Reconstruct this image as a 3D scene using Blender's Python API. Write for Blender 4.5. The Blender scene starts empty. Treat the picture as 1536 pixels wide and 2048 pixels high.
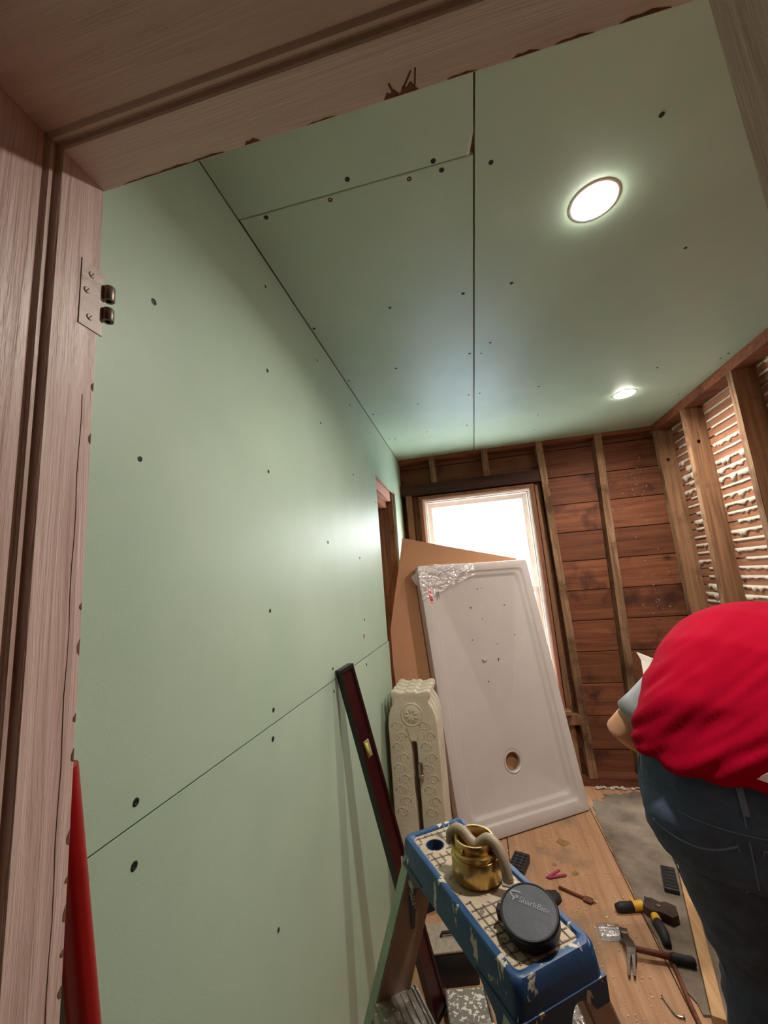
import bpy, bmesh, math, random
from mathutils import Vector, Matrix, noise
random.seed(11)
S = bpy.context.scene
COL = S.collection
PI = math.pi

# ------------------------------------------------------------------ camera
cam = bpy.data.cameras.new('camera')
camo = bpy.data.objects.new('camera', cam); COL.objects.link(camo)
CAMZ = 1.365
RX = Vector((0.97352, 0.21593, -0.07502))      # image right in world axes
RD = Vector((-0.10954, 0.15262, -0.98219))     # image down
RF = Vector((-0.20063, 0.96441, 0.17224))      # view direction
m = Matrix((RX, -RD, -RF)).transposed().to_4x4()
m.translation = (0, 0, CAMZ)
camo.matrix_world = m
cam.sensor_fit = 'VERTICAL'; cam.sensor_height = 36.0
cam.lens = 803.38 / 2048 * 36.0
cam.clip_start = 0.02; cam.clip_end = 200
S.camera = camo

# ------------------------------------------------------------------ view, sky
S.view_settings.view_transform = 'Standard'
try: S.view_settings.look = 'None'
except Exception: pass
S.view_settings.gamma = 1.0
S.view_settings.use_curve_mapping = False
S.view_settings.exposure = 1.35
w = bpy.data.worlds.new('sky'); S.world = w; w.use_nodes = True
bg = w.node_tree.nodes['Background']
bg.inputs[0].default_value = (1.0, 0.975, 0.93, 1); bg.inputs[1].default_value = 7.4
LAMP_W = 58.0           # radiance of the lamp lenses
LAMP_P = 5.7            # watts thrown down by each lamp

# ------------------------------------------------------------------ colours and materials
def lin(v):
    v /= 255.0
    return v / 12.92 if v <= 0.04045 else ((v + 0.055) / 1.055) ** 2.4
def C(r, g, b): return (lin(r), lin(g), lin(b), 1)
def base(name):
    mt = bpy.data.materials.new(name); mt.use_nodes = True
    nt = mt.node_tree; return mt, nt, nt.nodes['Principled BSDF']
def coords(nt, scale, rand=True):
    tc = nt.nodes.new('ShaderNodeTexCoord'); mp = nt.nodes.new('ShaderNodeMapping')
    mp.inputs['Scale'].default_value = scale
    src = tc.outputs['Object']
    if rand:
        oi = nt.nodes.new('ShaderNodeObjectInfo'); mu = nt.nodes.new('ShaderNodeVectorMath'); mu.operation = 'SCALE'
        cb = nt.nodes.new('ShaderNodeCombineXYZ')
        for i in range(3): nt.links.new(oi.outputs['Random'], cb.inputs[i])
        mu.inputs['Scale'].default_value = 37.0; nt.links.new(cb.outputs[0], mu.inputs[0])
        ad = nt.nodes.new('ShaderNodeVectorMath'); ad.operation = 'ADD'
        nt.links.new(src, ad.inputs[0]); nt.links.new(mu.outputs[0], ad.inputs[1]); src = ad.outputs[0]
    nt.links.new(src, mp.inputs['Vector'])
    return mp.outputs[0]
def noisetex(nt, vec, scale, detail=3.0, rough=0.6, dist=0.0):
    n = nt.nodes.new('ShaderNodeTexNoise'); n.inputs['Scale'].default_value = scale
    n.inputs['Detail'].default_value = detail; n.inputs['Roughness'].default_value = rough
    n.inputs['Distortion'].default_value = dist
    nt.links.new(vec, n.inputs['Vector']); return n.outputs['Fac']
def ramp(nt, fac, stops):
    r = nt.nodes.new('ShaderNodeValToRGB'); cr = r.color_ramp
    while len(cr.elements) > len(stops): cr.elements.remove(cr.elements[-1])
    while len(cr.elements) < len(stops): cr.elements.new(0.5)
    for e, (p, c) in zip(cr.elements, stops): e.position = p; e.color = c
    nt.links.new(fac, r.inputs[0]); return r.outputs[0]
def mix(nt, fac, a, b):
    n = nt.nodes.new('ShaderNodeMix'); n.data_type = 'RGBA'
    if hasattr(fac, 'links') or hasattr(fac, 'is_linked'): nt.links.new(fac, n.inputs[0])
    else: n.inputs[0].default_value = fac
    for sock, v in ((n.inputs[6], a), (n.inputs[7], b)):
        if isinstance(v, tuple): sock.default_value = v
        else: nt.links.new(v, sock)
    return n.outputs[2]
def bump(nt, p, h, strength, dist=0.01):
    b = nt.nodes.new('ShaderNodeBump'); b.inputs['Strength'].default_value = strength
    b.inputs['Distance'].default_value = dist
    nt.links.new(h, b.inputs['Height']); nt.links.new(b.outputs[0], p.inputs['Normal'])
def plain(name, c, rough=0.6, metal=0.0, var=0.12, scale=14.0, bmp=0.0, bscale=60.0, spec=None):
    """a painted, moulded or woven surface with a little tonal variation and fine relief"""
    mt, nt, p = base(name)
    v = coords(nt, (1, 1, 1)); f = noisetex(nt, v, scale, 4)
    d = tuple(x * (1 - var) for x in c[:3]) + (1,); l = tuple(min(1, x * (1 + var)) for x in c[:3]) + (1,)
    nt.links.new(ramp(nt, f, [(0.3, d), (0.7, l)]), p.inputs['Base Color'])
    p.inputs['Roughness'].default_value = rough; p.inputs['Metallic'].default_value = metal
    if spec is not None: p.inputs['Specular IOR Level'].default_value = spec
    if bmp: bump(nt, p, noisetex(nt, v, bscale, 4), bmp, 0.004)
    return mt
def wood(name, dark, mid, light, axis, rough=0.75, grain=46.0, stain=None, stain_at=0.6, knots=0.0, bmp=0.35, spec=0.3, per_piece=0.25):
    mt, nt, p = base(name)
    sc = [1.0, 1.0, 1.0]; sc[axis] = 0.045
    v = coords(nt, tuple(sc)); g = noisetex(nt, v, grain, 5, 0.65, 0.4)
    col = ramp(nt, g, [(0.28, dark), (0.5, mid), (0.72, light)])
    v2 = coords(nt, (1, 1, 1))
    if per_piece:
        oi = nt.nodes.new('ShaderNodeObjectInfo')
        tone = ramp(nt, oi.outputs['Random'], [(0.0, (1 - per_piece,) * 3 + (1,)), (1.0, (1.0,) * 3 + (1,))])
        mm = nt.nodes.new('ShaderNodeMix'); mm.data_type = 'RGBA'; mm.blend_type = 'MULTIPLY'; mm.inputs[0].default_value = 1
        nt.links.new(col, mm.inputs[6]); nt.links.new(tone, mm.inputs[7]); col = mm.outputs[2]
    if knots:
        vo = nt.nodes.new('ShaderNodeTexVoronoi'); vo.inputs['Scale'].default_value = knots
        sk = [1.0, 1.0, 1.0]; sk[axis] = 0.7
        nt.links.new(coords(nt, tuple(sk)), vo.inputs['Vector'])
        kf = ramp(nt, vo.outputs['Distance'], [(0.0, (1, 1, 1, 1)), (0.045, (0.85, 0.85, 0.85, 1)), (0.11, (0, 0, 0, 1))])
        col = mix(nt, kf, col, tuple(x * 0.35 for x in dark[:3]) + (1,))
    if stain:
        s = noisetex(nt, v2, 5.0, 5, 0.6)
        sf = ramp(nt, s, [(stain_at - 0.06, (0, 0, 0, 1)), (stain_at + 0.1, (1, 1, 1, 1))])
        col = mix(nt, sf, col, stain)
    nt.links.new(col, p.inputs['Base Color'])
    p.inputs['Roughness'].default_value = rough; p.inputs['Specular IOR Level'].default_value = spec
    bump(nt, p, g, bmp, 0.004)
    return mt
def splatter(name, c, sp, at=0.62, scale=38.0, rough=0.5, metal=0.0, at2=None, sp2=None):
    """a coloured surface with hard edged drips and splashes of something else on it"""
    mt, nt, p = base(name)
    v = coords(nt, (1, 1, 0.55)); f = noisetex(nt, v, scale, 4, 0.6, 0.6)
    k = ramp(nt, f, [(at, (0, 0, 0, 1)), (at + 0.02, (1, 1, 1, 1))])
    v2 = coords(nt, (1, 1, 1)); t = noisetex(nt, v2, 9, 4)
    col = ramp(nt, t, [(0.3, tuple(x * 0.75 for x in c[:3]) + (1,)), (0.7, tuple(min(1, x * 1.2) for x in c[:3]) + (1,))])
    col = mix(nt, k, col, sp)
    if sp2:
        g = noisetex(nt, v2, scale * 0.3, 5, 0.7)
        k2 = ramp(nt, g, [(at2, (0, 0, 0, 1)), (at2 + 0.08, (1, 1, 1, 1))]); col = mix(nt, k2, col, sp2)
    nt.links.new(col, p.inputs['Base Color'])
    p.inputs['Roughness'].default_value = rough; p.inputs['Metallic'].default_value = metal
    bump(nt, p, f, 0.25, 0.003)
    return mt
def emis(name, c, s):
    mt = bpy.data.materials.new(name); mt.use_nodes = True; nt = mt.node_tree
    nt.nodes.remove(nt.nodes['Principled BSDF']); e = nt.nodes.new('ShaderNodeEmission')
    e.inputs[0].default_value = c; e.inputs[1].default_value = s
    nt.links.new(e.outputs[0], nt.nodes['Material Output'].inputs[0]); return mt
def clear(name, tint=(1, 1, 1, 1), gloss=0.08, rough=0.02, bmp=0.0):
    mt = bpy.data.materials.new(name); mt.use_nodes = True; nt = mt.node_tree
    nt.nodes.remove(nt.nodes['Principled BSDF'])
    t = nt.nodes.new('ShaderNodeBsdfTransparent'); t.inputs[0].default_value = tint
    g = nt.nodes.new('ShaderNodeBsdfGlossy'); g.inputs['Roughness'].default_value = rough
    mx = nt.nodes.new('ShaderNodeMixShader'); mx.inputs[0].default_value = gloss
    if bmp:
        b = nt.nodes.new('ShaderNodeBump'); b.inputs['Strength'].default_value = bmp; b.inputs['Distance'].default_value = 0.01
        nt.links.new(noisetex(nt, coords(nt, (1, 1, 1)), 45, 3), b.inputs['Height']); nt.links.new(b.outputs[0], g.inputs['Normal'])
    nt.links.new(t.outputs[0], mx.inputs[1]); nt.links.new(g.outputs[0], mx.inputs[2])
    nt.links.new(mx.outputs[0], nt.nodes['Material Output'].inputs[0]); return mt

def drywall_mat():
    mt, nt, p = base('green_board')
    v = coords(nt, (1, 1, 1)); f = noisetex(nt, v, 3.0, 5, 0.6)
    col = ramp(nt, f, [(0.3, C(163, 186, 163)), (0.7, C(174, 195, 172))])
    s = noisetex(nt, coords(nt, (1, 1, 1)), 420, 2)
    sf = ramp(nt, s, [(0.74, (0, 0, 0, 1)), (0.8, (0.6, 0.6, 0.6, 1))])
    col = mix(nt, sf, col, C(205, 215, 200))
    nt.links.new(col, p.inputs['Base Color']); p.inputs['Roughness'].default_value = 0.47
    p.inputs['Specular IOR Level'].default_value = 0.42
    bump(nt, p, noisetex(nt, v, 260, 3), 0.10, 0.002)
    return mt
M = {}
M['board'] = drywall_mat()
M['gypsum'] = plain('gypsum_core', C(205, 200, 188), 0.9)
M['hole'] = plain('screw_dimple', C(30, 28, 26), 0.5, 0.3)
M['paint'] = wood('old_paint_over_wood', C(168, 138, 126), C(202, 174, 162), C(212, 186, 174), 2, 0.42, 60, None, 0.6, 0, 0.8, 0.45, 0.0)
M['painth'] = wood('old_paint_over_wood_head', C(206, 188, 176), C(220, 204, 194), C(226, 212, 202), 0, 0.5, 40, C(140, 108, 86), 0.72, 0, 0.4, 0.35, 0.0)
M['chip_and_slot_shade'] = plain('bare_wood_and_slot_shade', C(112, 72, 50), 0.9, 0, 0.4, 60)  # bare wood under paint; also the shade painted in the hinge screw slots
M['stud'] = wood('rough_stud', C(96, 66, 46), C(132, 96, 68), C(154, 116, 86), 2, 0.85, 50, C(92, 62, 42), 0.62, 0, 0.5)
M['studp'] = wood('stud_edge_with_plaster_marks', C(98, 70, 48), C(138, 106, 78), C(164, 134, 106), 2, 0.9, 60, C(82, 56, 38), 0.55, 0, 0.6)
M['studd'] = wood('dark_old_stud', C(38, 26, 18), C(56, 38, 26), C(72, 50, 34), 2, 0.8, 50, None, 0.6, 0, 0.5)
M['sheath'] = wood('sheathing_plank', C(92, 50, 32), C(126, 74, 48), C(144, 90, 60), 0, 0.7, 40, C(66, 36, 26), 0.60, 4.2, 0.4, 0.3, 0.35)
M['darkw'] = wood('smoke_dark_timber', C(42, 26, 22), C(62, 38, 32), C(84, 54, 44), 0, 0.8, 40, None, 0.6, 0, 0.4)
M['darkv'] = wood('smoke_dark_upright', C(42, 26, 22), C(62, 38, 32), C(90, 56, 44), 2, 0.8, 40, None, 0.6, 0, 0.4)
M['lath'] = wood('lath_wood', C(112, 70, 48), C(148, 100, 74), C(162, 116, 88), 1, 0.85, 50, C(102, 66, 48), 0.66, 0, 0.4)
M['plaster'] = plain('grey_white_plaster', C(190, 178, 164), 0.95, 0, 0.12, 40, 0.6, 120)
M['subfloor'] = wood('subfloor_board', C(152, 112, 82), C(176, 134, 102), C(188, 148, 116), 1, 0.8, 34, C(140, 112, 88), 0.60, 1.6, 0.3, 0.3, 0.15)
def mortar_mat():
    mt, nt, p = base('grey_mortar'); v = coords(nt, (1, 1, 1))
    f = noisetex(nt, v, 7, 6, 0.65); col = ramp(nt, f, [(0.3, C(92, 80, 68)), (0.5, C(122, 108, 94)), (0.72, C(146, 132, 114))])
    nt.links.new(col, p.inputs['Base Color']); p.inputs['Roughness'].default_value = 0.85; bump(nt, p, f, 0.5, 0.01); return mt
M['mortar'] = mortar_mat()
M['white'] = plain('white_window_paint', C(226, 214, 204), 0.45, 0, 0.06, 20, 0.2, 40)
M['redwood'] = wood('bare_window_casing', C(96, 58, 44), C(134, 84, 64), C(160, 106, 84), 2, 0.7, 40)
M['glass'] = clear('window_glass', (0.96, 0.98, 1, 1), 0.05)
M['acrylic'] = plain('white_acrylic', C(196, 186, 182), 0.38, 0, 0.03, 8, 0.06, 220, 0.5)
M['film'] = clear('shrink_film', (0.95, 0.95, 0.95, 1), 0.22, 0.12, 1.0)
M['red'] = plain('red_sticker', C(196, 20, 34), 0.5, 0, 0.05)
M['inkwhite'] = plain('white_print', C(235, 225, 222), 0.6, 0, 0.02)
M['inkred'] = plain('pale_red_print', C(225, 110, 110), 0.6, 0, 0.02)
M['inkgrey'] = plain('grey_print', C(128, 122, 118), 0.6, 0, 0.02)
M['card'] = plain('brown_cardboard', C(180, 130, 94), 0.85, 0, 0.06, 5, 0.08, 90)
M['iron'] = None
M['chrome'] = plain('dull_chrome', C(170, 165, 158), 0.25, 1.0, 0.1)
M['steel'] = plain('worn_steel', C(120, 112, 104), 0.4, 1.0, 0.25, 30, 0.2)
M['hinge'] = plain('painted_hinge', C(182, 156, 142), 0.45, 0.0, 0.12, 60, 0.2, 90)
M['knuckle'] = plain('worn_knuckle_metal', C(130, 116, 102), 0.4, 0.6, 0.4, 45, 0.2)
M['maroon'] = plain('maroon_anodised', C(60, 13, 20), 0.35, 0.3, 0.25, 30)
M['levelblack'] = plain('black_level_rail', C(30, 24, 24), 0.4, 0.2, 0.3, 20)
M['vial'] = plain('yellow_green_vial', C(190, 196, 70), 0.15, 0, 0.1)
M['vialframe'] = plain('pale_vial_mount', C(150, 140, 118), 0.5)
M['blue'] = splatter('blue_moulding_with_paint', C(28, 68, 112), C(190, 182, 164), 0.60, 34, 0.45)
M['blued'] = splatter('blue_moulding_grimy', C(34, 68, 108), C(190, 178, 158), 0.58, 30, 0.5, 0, 0.56, C(74, 58, 50))
M['cream'] = splatter('cream_paint_crust', C(186, 168, 144), C(120, 104, 86), 0.60, 60, 0.85, 0, 0.6, C(150, 128, 106))
M['gridl'] = plain('dark_grip_line', C(112, 102, 92), 0.8, 0, 0.3, 80)
M['rail'] = splatter('ladder_rail_dirty', C(168, 142, 128), C(206, 198, 186), 0.72, 30, 0.5, 0.1)
M['railg'] = splatter('ladder_rail_flange', C(150, 168, 144), C(200, 196, 180), 0.66, 30, 0.5)
M['step'] = splatter('ladder_step_metal', C(150, 142, 132), C(210, 204, 192), 0.58, 60, 0.4, 0.6)
M['brass'] = plain('brass', C(200, 168, 108), 0.28, 1.0, 0.12, 30, 0.05)
M['rod'] = plain('grey_coated_rod', C(150, 134, 112), 0.5, 0, 0.06)
M['blackp'] = plain('black_plastic', C(26, 26, 30), 0.4, 0, 0.2)
M['slate'] = plain('dusty_black_lid', C(66, 68, 76), 0.55, 0, 0.25, 30, 0.1, 120)
M['logo'] = plain('pale_grey_print', C(122, 122, 130), 0.6, 0, 0.1)
M['denim'] = plain('dark_denim', C(62, 78, 102), 0.9, 0, 0.28, 26, 0.35, 500)
M['denims'] = plain('denim_seam', C(96, 112, 136), 0.9, 0, 0.2)
M['shirt'] = plain('red_jersey', C(146, 1, 32), 0.9, 0, 0.08, 10, 0.15, 380, 0.06)
M['grey'] = plain('grey_jersey', C(156, 158, 163), 0.9, 0, 0.08, 10, 0.15, 300)
M['skin'] = plain('skin', C(198, 146, 112), 0.55, 0, 0.1, 20, 0.1, 120)
M['hair'] = plain('dark_hair', C(40, 30, 24), 0.7, 0, 0.3, 60, 0.5, 160)
M['boot'] = plain('tan_work_boot', C(104, 76, 50), 0.8, 0, 0.2)
M['rust'] = plain('rusty_handle', C(112, 62, 44), 0.6, 0.2, 0.3, 50, 0.3)
M['oldsteel'] = plain('dark_tool_steel', C(78, 66, 60), 0.45, 0.7, 0.3, 40, 0.2)
M['yellow'] = plain('yellow_grip', C(210, 158, 30), 0.55, 0, 0.15)
M['rubber'] = plain('black_rubber_grip', C(34, 30, 30), 0.7, 0, 0.25, 40, 0.3)
M['pink'] = plain('magenta_plastic', C(160, 40, 84), 0.5, 0, 0.15)
M['timber'] = wood('new_timber', C(172, 128, 84), C(202, 158, 112), C(216, 176, 130), 1, 0.75, 40, None, 0.6, 0, 0.3)
M['cartonw'] = plain('white_carton', C(226, 214, 196), 0.8, 0, 0.05)
M['dusty'] = plain('dusty_cloth', C(150, 138, 122), 0.95, 0, 0.2, 50, 0.6, 90)
M['hallp'] = plain('hall_wall_paint', C(170, 140, 118), 0.8, 0, 0.05)
M['pole'] = plain('red_pole_paint', C(140, 8, 14), 0.32, 0, 0.1, 20)
M['trimw'] = plain('lamp_trim_white', C(238, 234, 226), 0.5, 0, 0.02)
M['siding'] = plain('pale_blue_siding', C(178, 198, 216), 0.8, 0, 0.04)
M['snow'] = plain('snow', C(236, 240, 246), 0.9, 0, 0.03)
M['gutter'] = plain('grey_gutter', C(132, 138, 134), 0.6)
M['curtain'] = plain('grey_curtain_glass', C(130, 130, 142), 0.4, 0, 0.25, 8)
M['bark'] = plain('grey_bark', C(110, 100, 96), 0.9, 0, 0.2)
M['lens'] = emis('lamp_lens', (1.0, 0.93, 0.84, 1), LAMP_W)
def iron_mat():
    mt, nt, p = base('cream_painted_iron'); v = coords(nt, (1, 1, 1), False)
    nt.links.new(ramp(nt, noisetex(nt, v, 12, 3), [(0.3, C(196, 184, 164)), (0.7, C(212, 200, 180))]), p.inputs['Base Color'])
    p.inputs['Roughness'].default_value = 0.42
    vo = nt.nodes.new('ShaderNodeTexVoronoi'); vo.feature = 'SMOOTH_F1'; vo.inputs['Scale'].default_value = 62
    n = nt.nodes.new('ShaderNodeTexNoise'); n.inputs['Scale'].default_value = 22; nt.links.new(v, n.inputs['Vector'])
    ad = nt.nodes.new('ShaderNodeVectorMath'); ad.operation = 'MULTIPLY_ADD'; ad.inputs[1].default_value = (0.06, 0.06, 0.06)
    nt.links.new(n.outputs['Color'], ad.inputs[0]); nt.links.new(v, ad.inputs[2]); nt.links.new(ad.outputs[0], vo.inputs['Vector'])
    wv = nt.nodes.new('ShaderNodeMath'); wv.operation = 'MULTIPLY'; wv.inputs[1].default_value = 22.0
    sn = nt.nodes.new('ShaderNodeMath'); sn.operation = 'SINE'
    nt.links.new(vo.outputs['Distance'], wv.inputs[0]); nt.links.new(wv.outputs[0], sn.inputs[0])
    bump(nt, p, sn.outputs[0], 0.16, 0.003); return mt
M['iron'] = iron_mat()

# ------------------------------------------------------------------ mesh helpers (all points are world metres)
WP = {}
def obj(name, bm, mat, parent=None, smooth=False):
    vs = [v.co for v in bm.verts]
    lo = Vector([min(v[i] for v in vs) for i in range(3)]); hi = Vector([max(v[i] for v in vs) for i in range(3)])
    c = (lo + hi) / 2
    if parent is None: c.z = lo.z
    bmesh.ops.translate(bm, vec=-c, verts=bm.verts)
    bmesh.ops.recalc_face_normals(bm, faces=bm.faces)
    me = bpy.data.meshes.new(name); bm.to_mesh(me); bm.free()
    if smooth:
        me.polygons.foreach_set('use_smooth', [True] * len(me.polygons))
        if smooth == 'auto' and hasattr(me, 'set_sharp_from_angle'): me.set_sharp_from_angle(angle=math.radians(38))
    me.materials.append(mat if not isinstance(mat, str) else M[mat])
    o = bpy.data.objects.new(name, me); COL.objects.link(o)
    o.location = c if parent is None else c - WP[parent.name]
    if parent is not None: o.parent = parent
    WP[o.name] = c.copy(); return o
def tag(o, label=None, cat=None, group=None, kind=None):
    if label: o['label'] = label
    if cat: o['category'] = cat
    if group: o['group'] = group
    if kind: o['kind'] = kind
    return o
def root(name, loc, label=None, cat=None, group=None, kind=None):
    o = bpy.data.objects.new(name, None); COL.objects.link(o); o.location = loc
    o.empty_display_size = 0.05
    WP[o.name] = Vector(loc); return tag(o, label, cat, group, kind)
def B(): return bmesh.new()
def box(bm, x0, x1, y0, y1, z0, z1, bev=0.0, mat=None):
    r = bmesh.ops.create_cube(bm, size=1.0)
    vs = r['verts']
    for v in vs: v.co = Vector(((x0 + x1) / 2 + v.co.x * (x1 - x0), (y0 + y1) / 2 + v.co.y * (y1 - y0), (z0 + z1) / 2 + v.co.z * (z1 - z0)))
    if bev:
        es = list({e for v in vs for e in v.link_edges})
        r2 = bmesh.ops.bevel(bm, geom=es, offset=bev, segments=2, affect='EDGES', profile=0.6)
        vs = list({v for f in r2['faces'] for v in f.verts} | {v for v in vs if v.is_valid})
    if mat is not None: bmesh.ops.transform(bm, matrix=mat, verts=vs)
    return bm
def bx(*a, **k): return box(B(), *a, **k)
def frame(o, u, v, w_=None):
    """matrix whose local x,y,z run along u,v,w from origin o"""
    u = Vector(u).normalized(); v = Vector(v).normalized()
    w_ = Vector(w_).normalized() if w_ is not None else u.cross(v).normalized()
    m = Matrix((u, v, w_)).transposed().to_4x4(); m.translation = Vector(o); return m
def bar(bm, p, q, wx, wy, up=(0, 0, 1), bev=0.0):
    """rectangular bar from p to q; wx across, wy along the 'up' hint"""
    p, q = Vector(p), Vector(q); d = (q - p); L = d.length; d.normalize()
    x = d.cross(Vector(up)).normalized(); y = x.cross(d).normalized()
    m = Matrix((x, y, d)).transposed().to_4x4(); m.translation = p
    return box(bm, -wx / 2, wx / 2, -wy / 2, wy / 2, 0, L, bev, m)
def rings(bm, rs, cap=True, closed=False):
    """skin a list of equally long vertex rings"""
    vr = [[bm.verts.new(p) for p in r] for r in rs]
    n = len(vr[0])
    for a, b in zip(vr, vr[1:] + ([vr[0]] if closed else [])):
        for i in range(n): bm.faces.new((a[i], a[(i + 1) % n], b[(i + 1) % n], b[i]))
    if cap and not closed:
        bm.faces.new(vr[0][::-1]); bm.faces.new(vr[-1])
    return bm
def tube(bm, pts, r, n=12, cap=True):
    pts = [Vector(p) for p in pts]; rs = []
    if not isinstance(r, (list, tuple)): r = [r] * len(pts)
    prev = None
    for i, p in enumerate(pts):
        t = (pts[min(i + 1, len(pts) - 1)] - pts[max(i - 1, 0)]).normalized()
        if prev is None:
            a = Vector((0, 0, 1)) if abs(t.z) < 0.9 else Vector((1, 0, 0)); x = t.cross(a).normalized()
        else: x = (prev - t * prev.dot(t)).normalized()
        prev = x; y = t.cross(x)
        rs.append([p + (x * math.cos(2 * PI * k / n) + y * math.sin(2 * PI * k / n)) * r[i] for k in range(n)])
    return rings(bm, rs, cap)
def smoothpath(ctrl, n=8):
    c = [Vector(p) for p in ctrl]; out = []
    for i in range(len(c) - 1):
        p0, p1, p2, p3 = c[max(i - 1, 0)], c[i], c[i + 1], c[min(i + 2, len(c) - 1)]
        for k in range(n):
            t = k / n
            out.append(0.5 * ((2 * p1) + (p2 - p0) * t + (2 * p0 - 5 * p1 + 4 * p2 - p3) * t * t + (3 * p1 - p0 - 3 * p2 + p3) * t ** 3))
    out.append(c[-1]); return out
def lathe(bm, prof, m=None, n=32, closed=False):
    """prof: (radius, height) pairs about local z"""
    rs = [[Vector((r * math.cos(2 * PI * k / n), r * math.sin(2 * PI * k / n), h)) for k in range(n)] for r, h in prof]
    if m is not None: rs = [[m @ p for p in r] for r in rs]
    return rings(bm, rs, not closed, closed)
def prism(bm, poly, axis, a, b, m=None):
    """extrude a 2-D outline along an axis from a to b; the outline fills the other two axes in order"""
    def P(q, t):
        l = [0, 0, 0]; o = [i for i in range(3) if i != axis]; l[axis] = t; l[o[0]] = q[0]; l[o[1]] = q[1]
        v = Vector(l); return m @ v if m is not None else v
    return rings(bm, [[P(q, a) for q in poly], [P(q, b) for q in poly]])
def holed(name, outer, holes, depth, bev, mat, m, parent, smooth='auto', res=2):
    """a plate cut from a 2-D outline with holes, with rounded edges"""
    cu = bpy.data.curves.new(name, 'CURVE'); cu.dimensions = '2D'; cu.fill_mode = 'BOTH'
    cu.extrude = depth / 2 - bev; cu.bevel_depth = bev; cu.bevel_resolution = res
    for lp in [outer] + holes:
        s = cu.splines.new('POLY'); s.points.add(len(lp) - 1); s.use_cyclic_u = True
        for pt, q in zip(s.points, lp): pt.co = (q[0], q[1], 0, 1)
    t = bpy.data.objects.new(name, cu); COL.objects.link(t)
    dg = bpy.context.evaluated_depsgraph_get(); me = bpy.data.meshes.new_from_object(t.evaluated_get(dg))
    bm = B(); bm.from_mesh(me); bmesh.ops.remove_doubles(bm, verts=bm.verts, dist=1e-5); bmesh.ops.transform(bm, matrix=m, verts=bm.verts)
    bpy.data.objects.remove(t); bpy.data.curves.remove(cu); bpy.data.meshes.remove(me)
    return obj(name, bm, mat, parent, smooth)
def textmesh(txt, size, m, ext=0.0004):
    cu = bpy.data.curves.new('txt', 'FONT'); cu.body = txt; cu.size = size; cu.extrude = ext; cu.align_x = 'LEFT'; cu.offset = size * 0.012
    t = bpy.data.objects.new('txt', cu); COL.objects.link(t)
    dg = bpy.context.evaluated_depsgraph_get(); me = bpy.data.meshes.new_from_object(t.evaluated_get(dg))
    bm = B(); bm.from_mesh(me); bmesh.ops.transform(bm, matrix=m, verts=bm.verts)
    bpy.data.objects.remove(t); bpy.data.curves.remove(cu); bpy.data.meshes.remove(me); return bm
def fuse(bm, voxel=0.012, smooth_it=6, fn=None):
    """melt the shapes in bm into one continuous skin, then push its vertices by fn(co, normal)"""
    me = bpy.data.meshes.new('tmp'); bmesh.ops.recalc_face_normals(bm, faces=bm.faces); bm.to_mesh(me); bm.free()
    o = bpy.data.objects.new('tmp', me); COL.objects.link(o)
    r = o.modifiers.new('r', 'REMESH'); r.mode = 'VOXEL'; r.voxel_size = voxel
    s = o.modifiers.new('s', 'SMOOTH'); s.iterations = smooth_it; s.factor = 0.5
    dg = bpy.context.evaluated_depsgraph_get(); m2 = bpy.data.meshes.new_from_object(o.evaluated_get(dg))
    bpy.data.objects.remove(o); bpy.data.meshes.remove(me)
    b2 = B(); b2.from_mesh(m2); bpy.data.meshes.remove(m2)
    if fn:
        b2.normal_update(); mv = [(v, v.normal * fn(v.co, v.normal)) for v in b2.verts]
        for v, d in mv: v.co += d
    return b2
def clone(src, parent, loc=None, rot=None):
    o = src.copy(); COL.objects.link(o); o.parent = parent
    if loc is not None: o.location = loc
    if rot is not None: o.rotation_euler = rot
    return o

# ================================================================== SETTING
LX, RXW, CEIL, BACK, FRONT = -0.483, 1.31, 2.295, 2.995, 0.37
LATHX, SHY = 1.41, 3.085

# ---- floor
fl = obj('floor', bx(-1.3, 1.6, -1.7, 3.25, -0.10, -0.022), 'subfloor'); tag(fl, kind='structure')
edges = [-1.25, -0.50, 0.018, 0.502, 1.02, 1.55]
for a, b in zip(edges, edges[1:]):
    obj('floor_board', bx(a + 0.002, b - 0.002, 0.25, 3.08, -0.022, random.uniform(-0.003, 0.0), 0.0015), 'subfloor', fl)
for i in range(8):
    obj('floor_board', bx(-1.25, 1.55, -1.7 + i * 0.243, -1.46 + i * 0.243, -0.022, -0.001), 'subfloor', fl)
# grey mortar left on the boards, ragged outline, thin and uneven
out = []
ctl = [(0.506, 1.84), (0.53, 1.62), (0.86, 1.60), (1.24, 1.7), (1.26, 2.4), (1.24, 2.86), (1.0, 2.93), (0.88, 2.935), (0.78, 2.93), (0.70, 2.90), (0.63, 2.90), (0.585, 2.83), (0.535, 2.83), (0.515, 2.70), (0.51, 2.45), (0.507, 2.1)]
for i, p in enumerate(ctl):
    q = ctl[(i + 1) % len(ctl)]
    for k in range(7):
        t = k / 7; x = p[0] + (q[0] - p[0]) * t; y = p[1] + (q[1] - p[1]) * t
        j = 0.012 if y > 2.6 else 0.005
        out.append((x + random.uniform(-j, j), y + random.uniform(-j, j)))
bm = B(); prism(bm, out, 2, -0.004, 0.006)
for v in bm.verts:
    if v.co.z > 0: v.co.z = 0.004 + 0.003 * noise.noise(v.co * 9)
tag(obj('mortar_patch', bm, 'mortar', fl), 'grey mortar left on the floor boards')
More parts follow.
